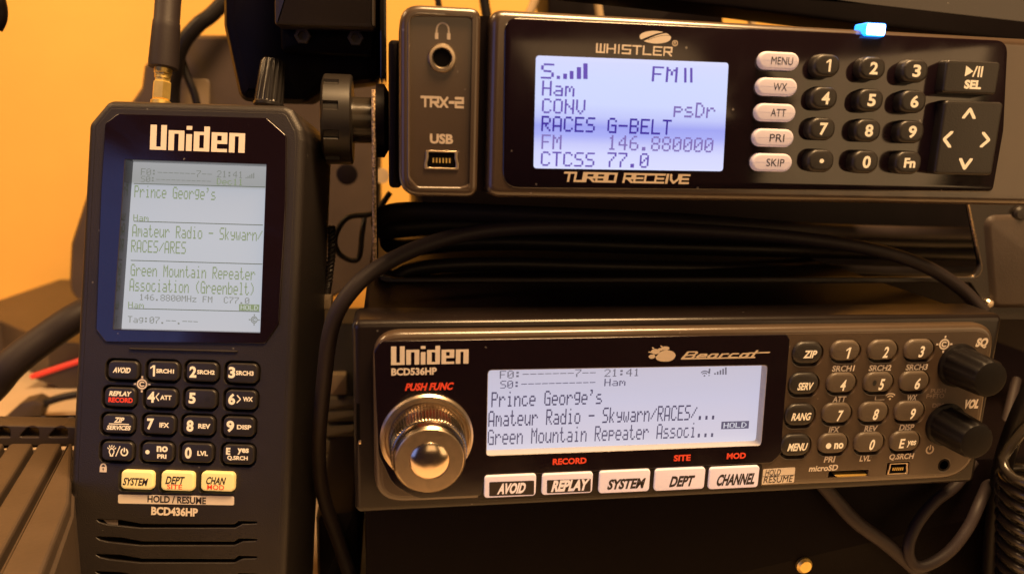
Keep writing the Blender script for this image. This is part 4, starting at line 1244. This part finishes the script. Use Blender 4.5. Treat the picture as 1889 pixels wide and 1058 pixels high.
# --- cables
pipe('cable', [(1815, 575, 222), (1770, 530, 226), (1700, 488, 228), (1600, 458, 229), (1450, 437, 229), (1250, 424, 228), (1050, 419, 226), (900, 425, 222), (790, 450, 216), (700, 492, 210), (645, 540, 206), (612, 602, 206), (598, 700, 212), (588, 820, 222), (596, 910, 230), (626, 1000, 232), (650, 1075, 228)],
     2.25, CABLEG, 'thick charcoal cable arching between the two wide radios and down beside the handheld')
GB = 'cables bundled under the upper radio'
pipe('cable', [(1860, 430, 330), (1680, 430, 290), (1500, 425, 268), (1250, 408, 258), (1000, 397, 254), (850, 391, 252), (755, 389, 250), (712, 395, 252), (700, 410, 258), (712, 430, 266)], 3.0, CABLEG, 'topmost grey cable of the bundle just under the upper wide radio', group=GB)
pipe('cable', [(1860, 445, 335), (1700, 445, 300), (1550, 440, 276), (1250, 432, 264), (980, 418, 259), (830, 414, 256), (740, 420, 254), (702, 426, 256)], 3.3, CABLE, 'black cable second from the top of the bundle, looping beside the bracket arm', group=GB)
pipe('cable', [(1860, 470, 335), (1680, 466, 300), (1500, 462, 280), (1200, 454, 268), (960, 446, 262), (840, 448, 260), (760, 456, 258), (722, 452, 262), (715, 440, 268)], 3.0, CABLE, 'black cable third from the top of the bundle, right behind the arching cable', group=GB)
pipe('cable', [(1860, 500, 335), (1680, 502, 290), (1500, 498, 268), (1150, 492, 256), (950, 487, 252), (830, 489, 249), (760, 497, 247), (725, 512, 247), (700, 498, 250)], 2.4, CABLE, 'lowest black cable of the bundle, lying along the bracket\'s bottom edge', group=GB)
pipe('cable', [(720, 355, 300), (690, 392, 300), (640, 402, 300), (618, 440, 300), (628, 470, 300), (660, 478, 300), (668, 430, 302), (672, 402, 305)], 1.1, CABLE, 'thin black wire curling in the gap left of the bracket arm')
pipe('cable', [(-420, 1010, 225), (-250, 890, 250), (-40, 735, 280), (20, 672, 285), (85, 622, 292), (160, 574, 300), (250, 540, 320), (350, 600, 350), (400, 800, 370)], 5.6, CABLEG, 'thick dark cable slanting across the flat box at far left')
pipe('cable', [(560, -300, 412), (490, -90, 408), (402, 16, 402), (366, 46, 400), (338, 80, 400), (325, 120, 402), (318, 200, 408), (330, 420, 408), (380, 700, 412)], 3.6, CABLE, 'thick black cable running down from the clamp against the yellow wall')
pipe('cable', [(300, -300, 416), (312, -60, 414), (324, 60, 412), (331, 95, 412), (345, 140, 410), (365, 200, 410), (400, 400, 410), (420, 700, 410)], 1.9, CABLE, 'thin black cable hanging down just right of the antenna')
pipe('rod', [(-60, -420, 320), (-20, -60, 303), (-4, -5, 300), (1, 20, 300), (-1, 38, 300), (-8, 52, 300)], 2.2, BLACK, 'black rod end poking in at the very top left corner', 'rod', rfn=lambda t: 1.0)
GT_ = 'cables behind the upper radio'
pipe('cable', [(770, -320, 400), (790, -100, 395), (808, 0, 395), (812, 60, 395), (818, 203, 395)], 1.6, CABLE, 'black cable behind the upper radio, above its headphone jack', group=GT_)
pipe('cable', [(850, -320, 400), (880, -100, 395), (893, 0, 395), (902, 60, 395), (915, 202, 395)], 2.5, CABLE, 'thick black cable dropping behind the groove of the upper radio', group=GT_)
pipe('cable', [(1080, -320, 392), (1020, -90, 390), (985, 5, 390), (966, 60, 390), (940, 203, 390)], 2.2, TAN, 'tan cable behind the upper radio, left of its emblem', group=GT_)
pipe('cable', [(1075, -320, 385), (1092, -100, 380), (1103, 5, 380), (1108, 60, 380), (1112, 203, 380)], 2.0, TAN, 'upright tan cable seen above the upper radio\'s maker name', group=GT_)
pipe('cable', [(1300, -320, 385), (1350, -80, 380), (1376, 15, 380), (1390, 60, 380), (1400, 203, 380)], 1.9, TAN, 'tan cable under the monitor edge, above the upper radio\'s display corner', group=GT_)
mb = prism([(1010, -60), (1012, 205), (1335, 205), (1335, -60)], 400, 430, BLACK, 2, 1.5)
tag(mb.build('power_adapter'), 'black block shaped adapter behind the upper radio, above its maker name', 'adapter')
# coiled cord
P = []
c0 = wf(1913, 872, 182); c1 = wf(1910, 1137, 182)
turns = 12; n = turns * 18
for p_, Y in (((1990, 690), 186), ((1930, 742), 186), ((1885, 797), 185), ((1850, 845), 186)):
    q = wf(*p_, Y); P.append((q[0], q[1], -Y))
for i in range(n):
    t = i / n; a = math.pi * 1.02 + 2 * math.pi * turns * t
    P.append((c0[0] + (c1[0] - c0[0]) * t + 9.6 * math.cos(a), c0[1] + (c1[1] - c0[1]) * t, -182 - 9.6 * math.sin(a)))
mb = MB(); mb.tube(P, 1.42, mat('glossy coiled cord', (.030, .024, .018), .22), 12, 2)
tag(mb.build('coiled_cord', None, 60), 'glossy black coiled microphone cord at the lower right corner', 'coiled cord')
pipe('cable', [(1875, 700, 240), (1850, 800, 222), (1826, 880, 200), (1808, 925, 190), (1784, 975, 187), (1749, 1018, 186), (1706, 1043, 186), (1682, 1036, 187), (1676, 1005, 188), (1692, 965, 190), (1724, 925, 192), (1762, 895, 193), (1795, 850, 196)], 1.7, CABLEG, 'dark cable hanging in a narrow loop under the lower radio\'s right end')
pipe('cable', [(1490, 860, 196), (1515, 890, 194), (1545, 925, 193), (1580, 962, 191), (1634, 1002, 190), (1690, 1050, 189), (1760, 1110, 189)], 2.2, CABLEG, 'dark cable slanting down to the right in front of the low cabinet')
pipe('cable', [(1960, 620, 186), (1915, 700, 186), (1880, 770, 188), (1852, 850, 192), (1840, 930, 194), (1832, 1000, 195), (1826, 1120, 196)], 2.8, CABLE, 'thick black cable running down beside the lower radio\'s volume knob')
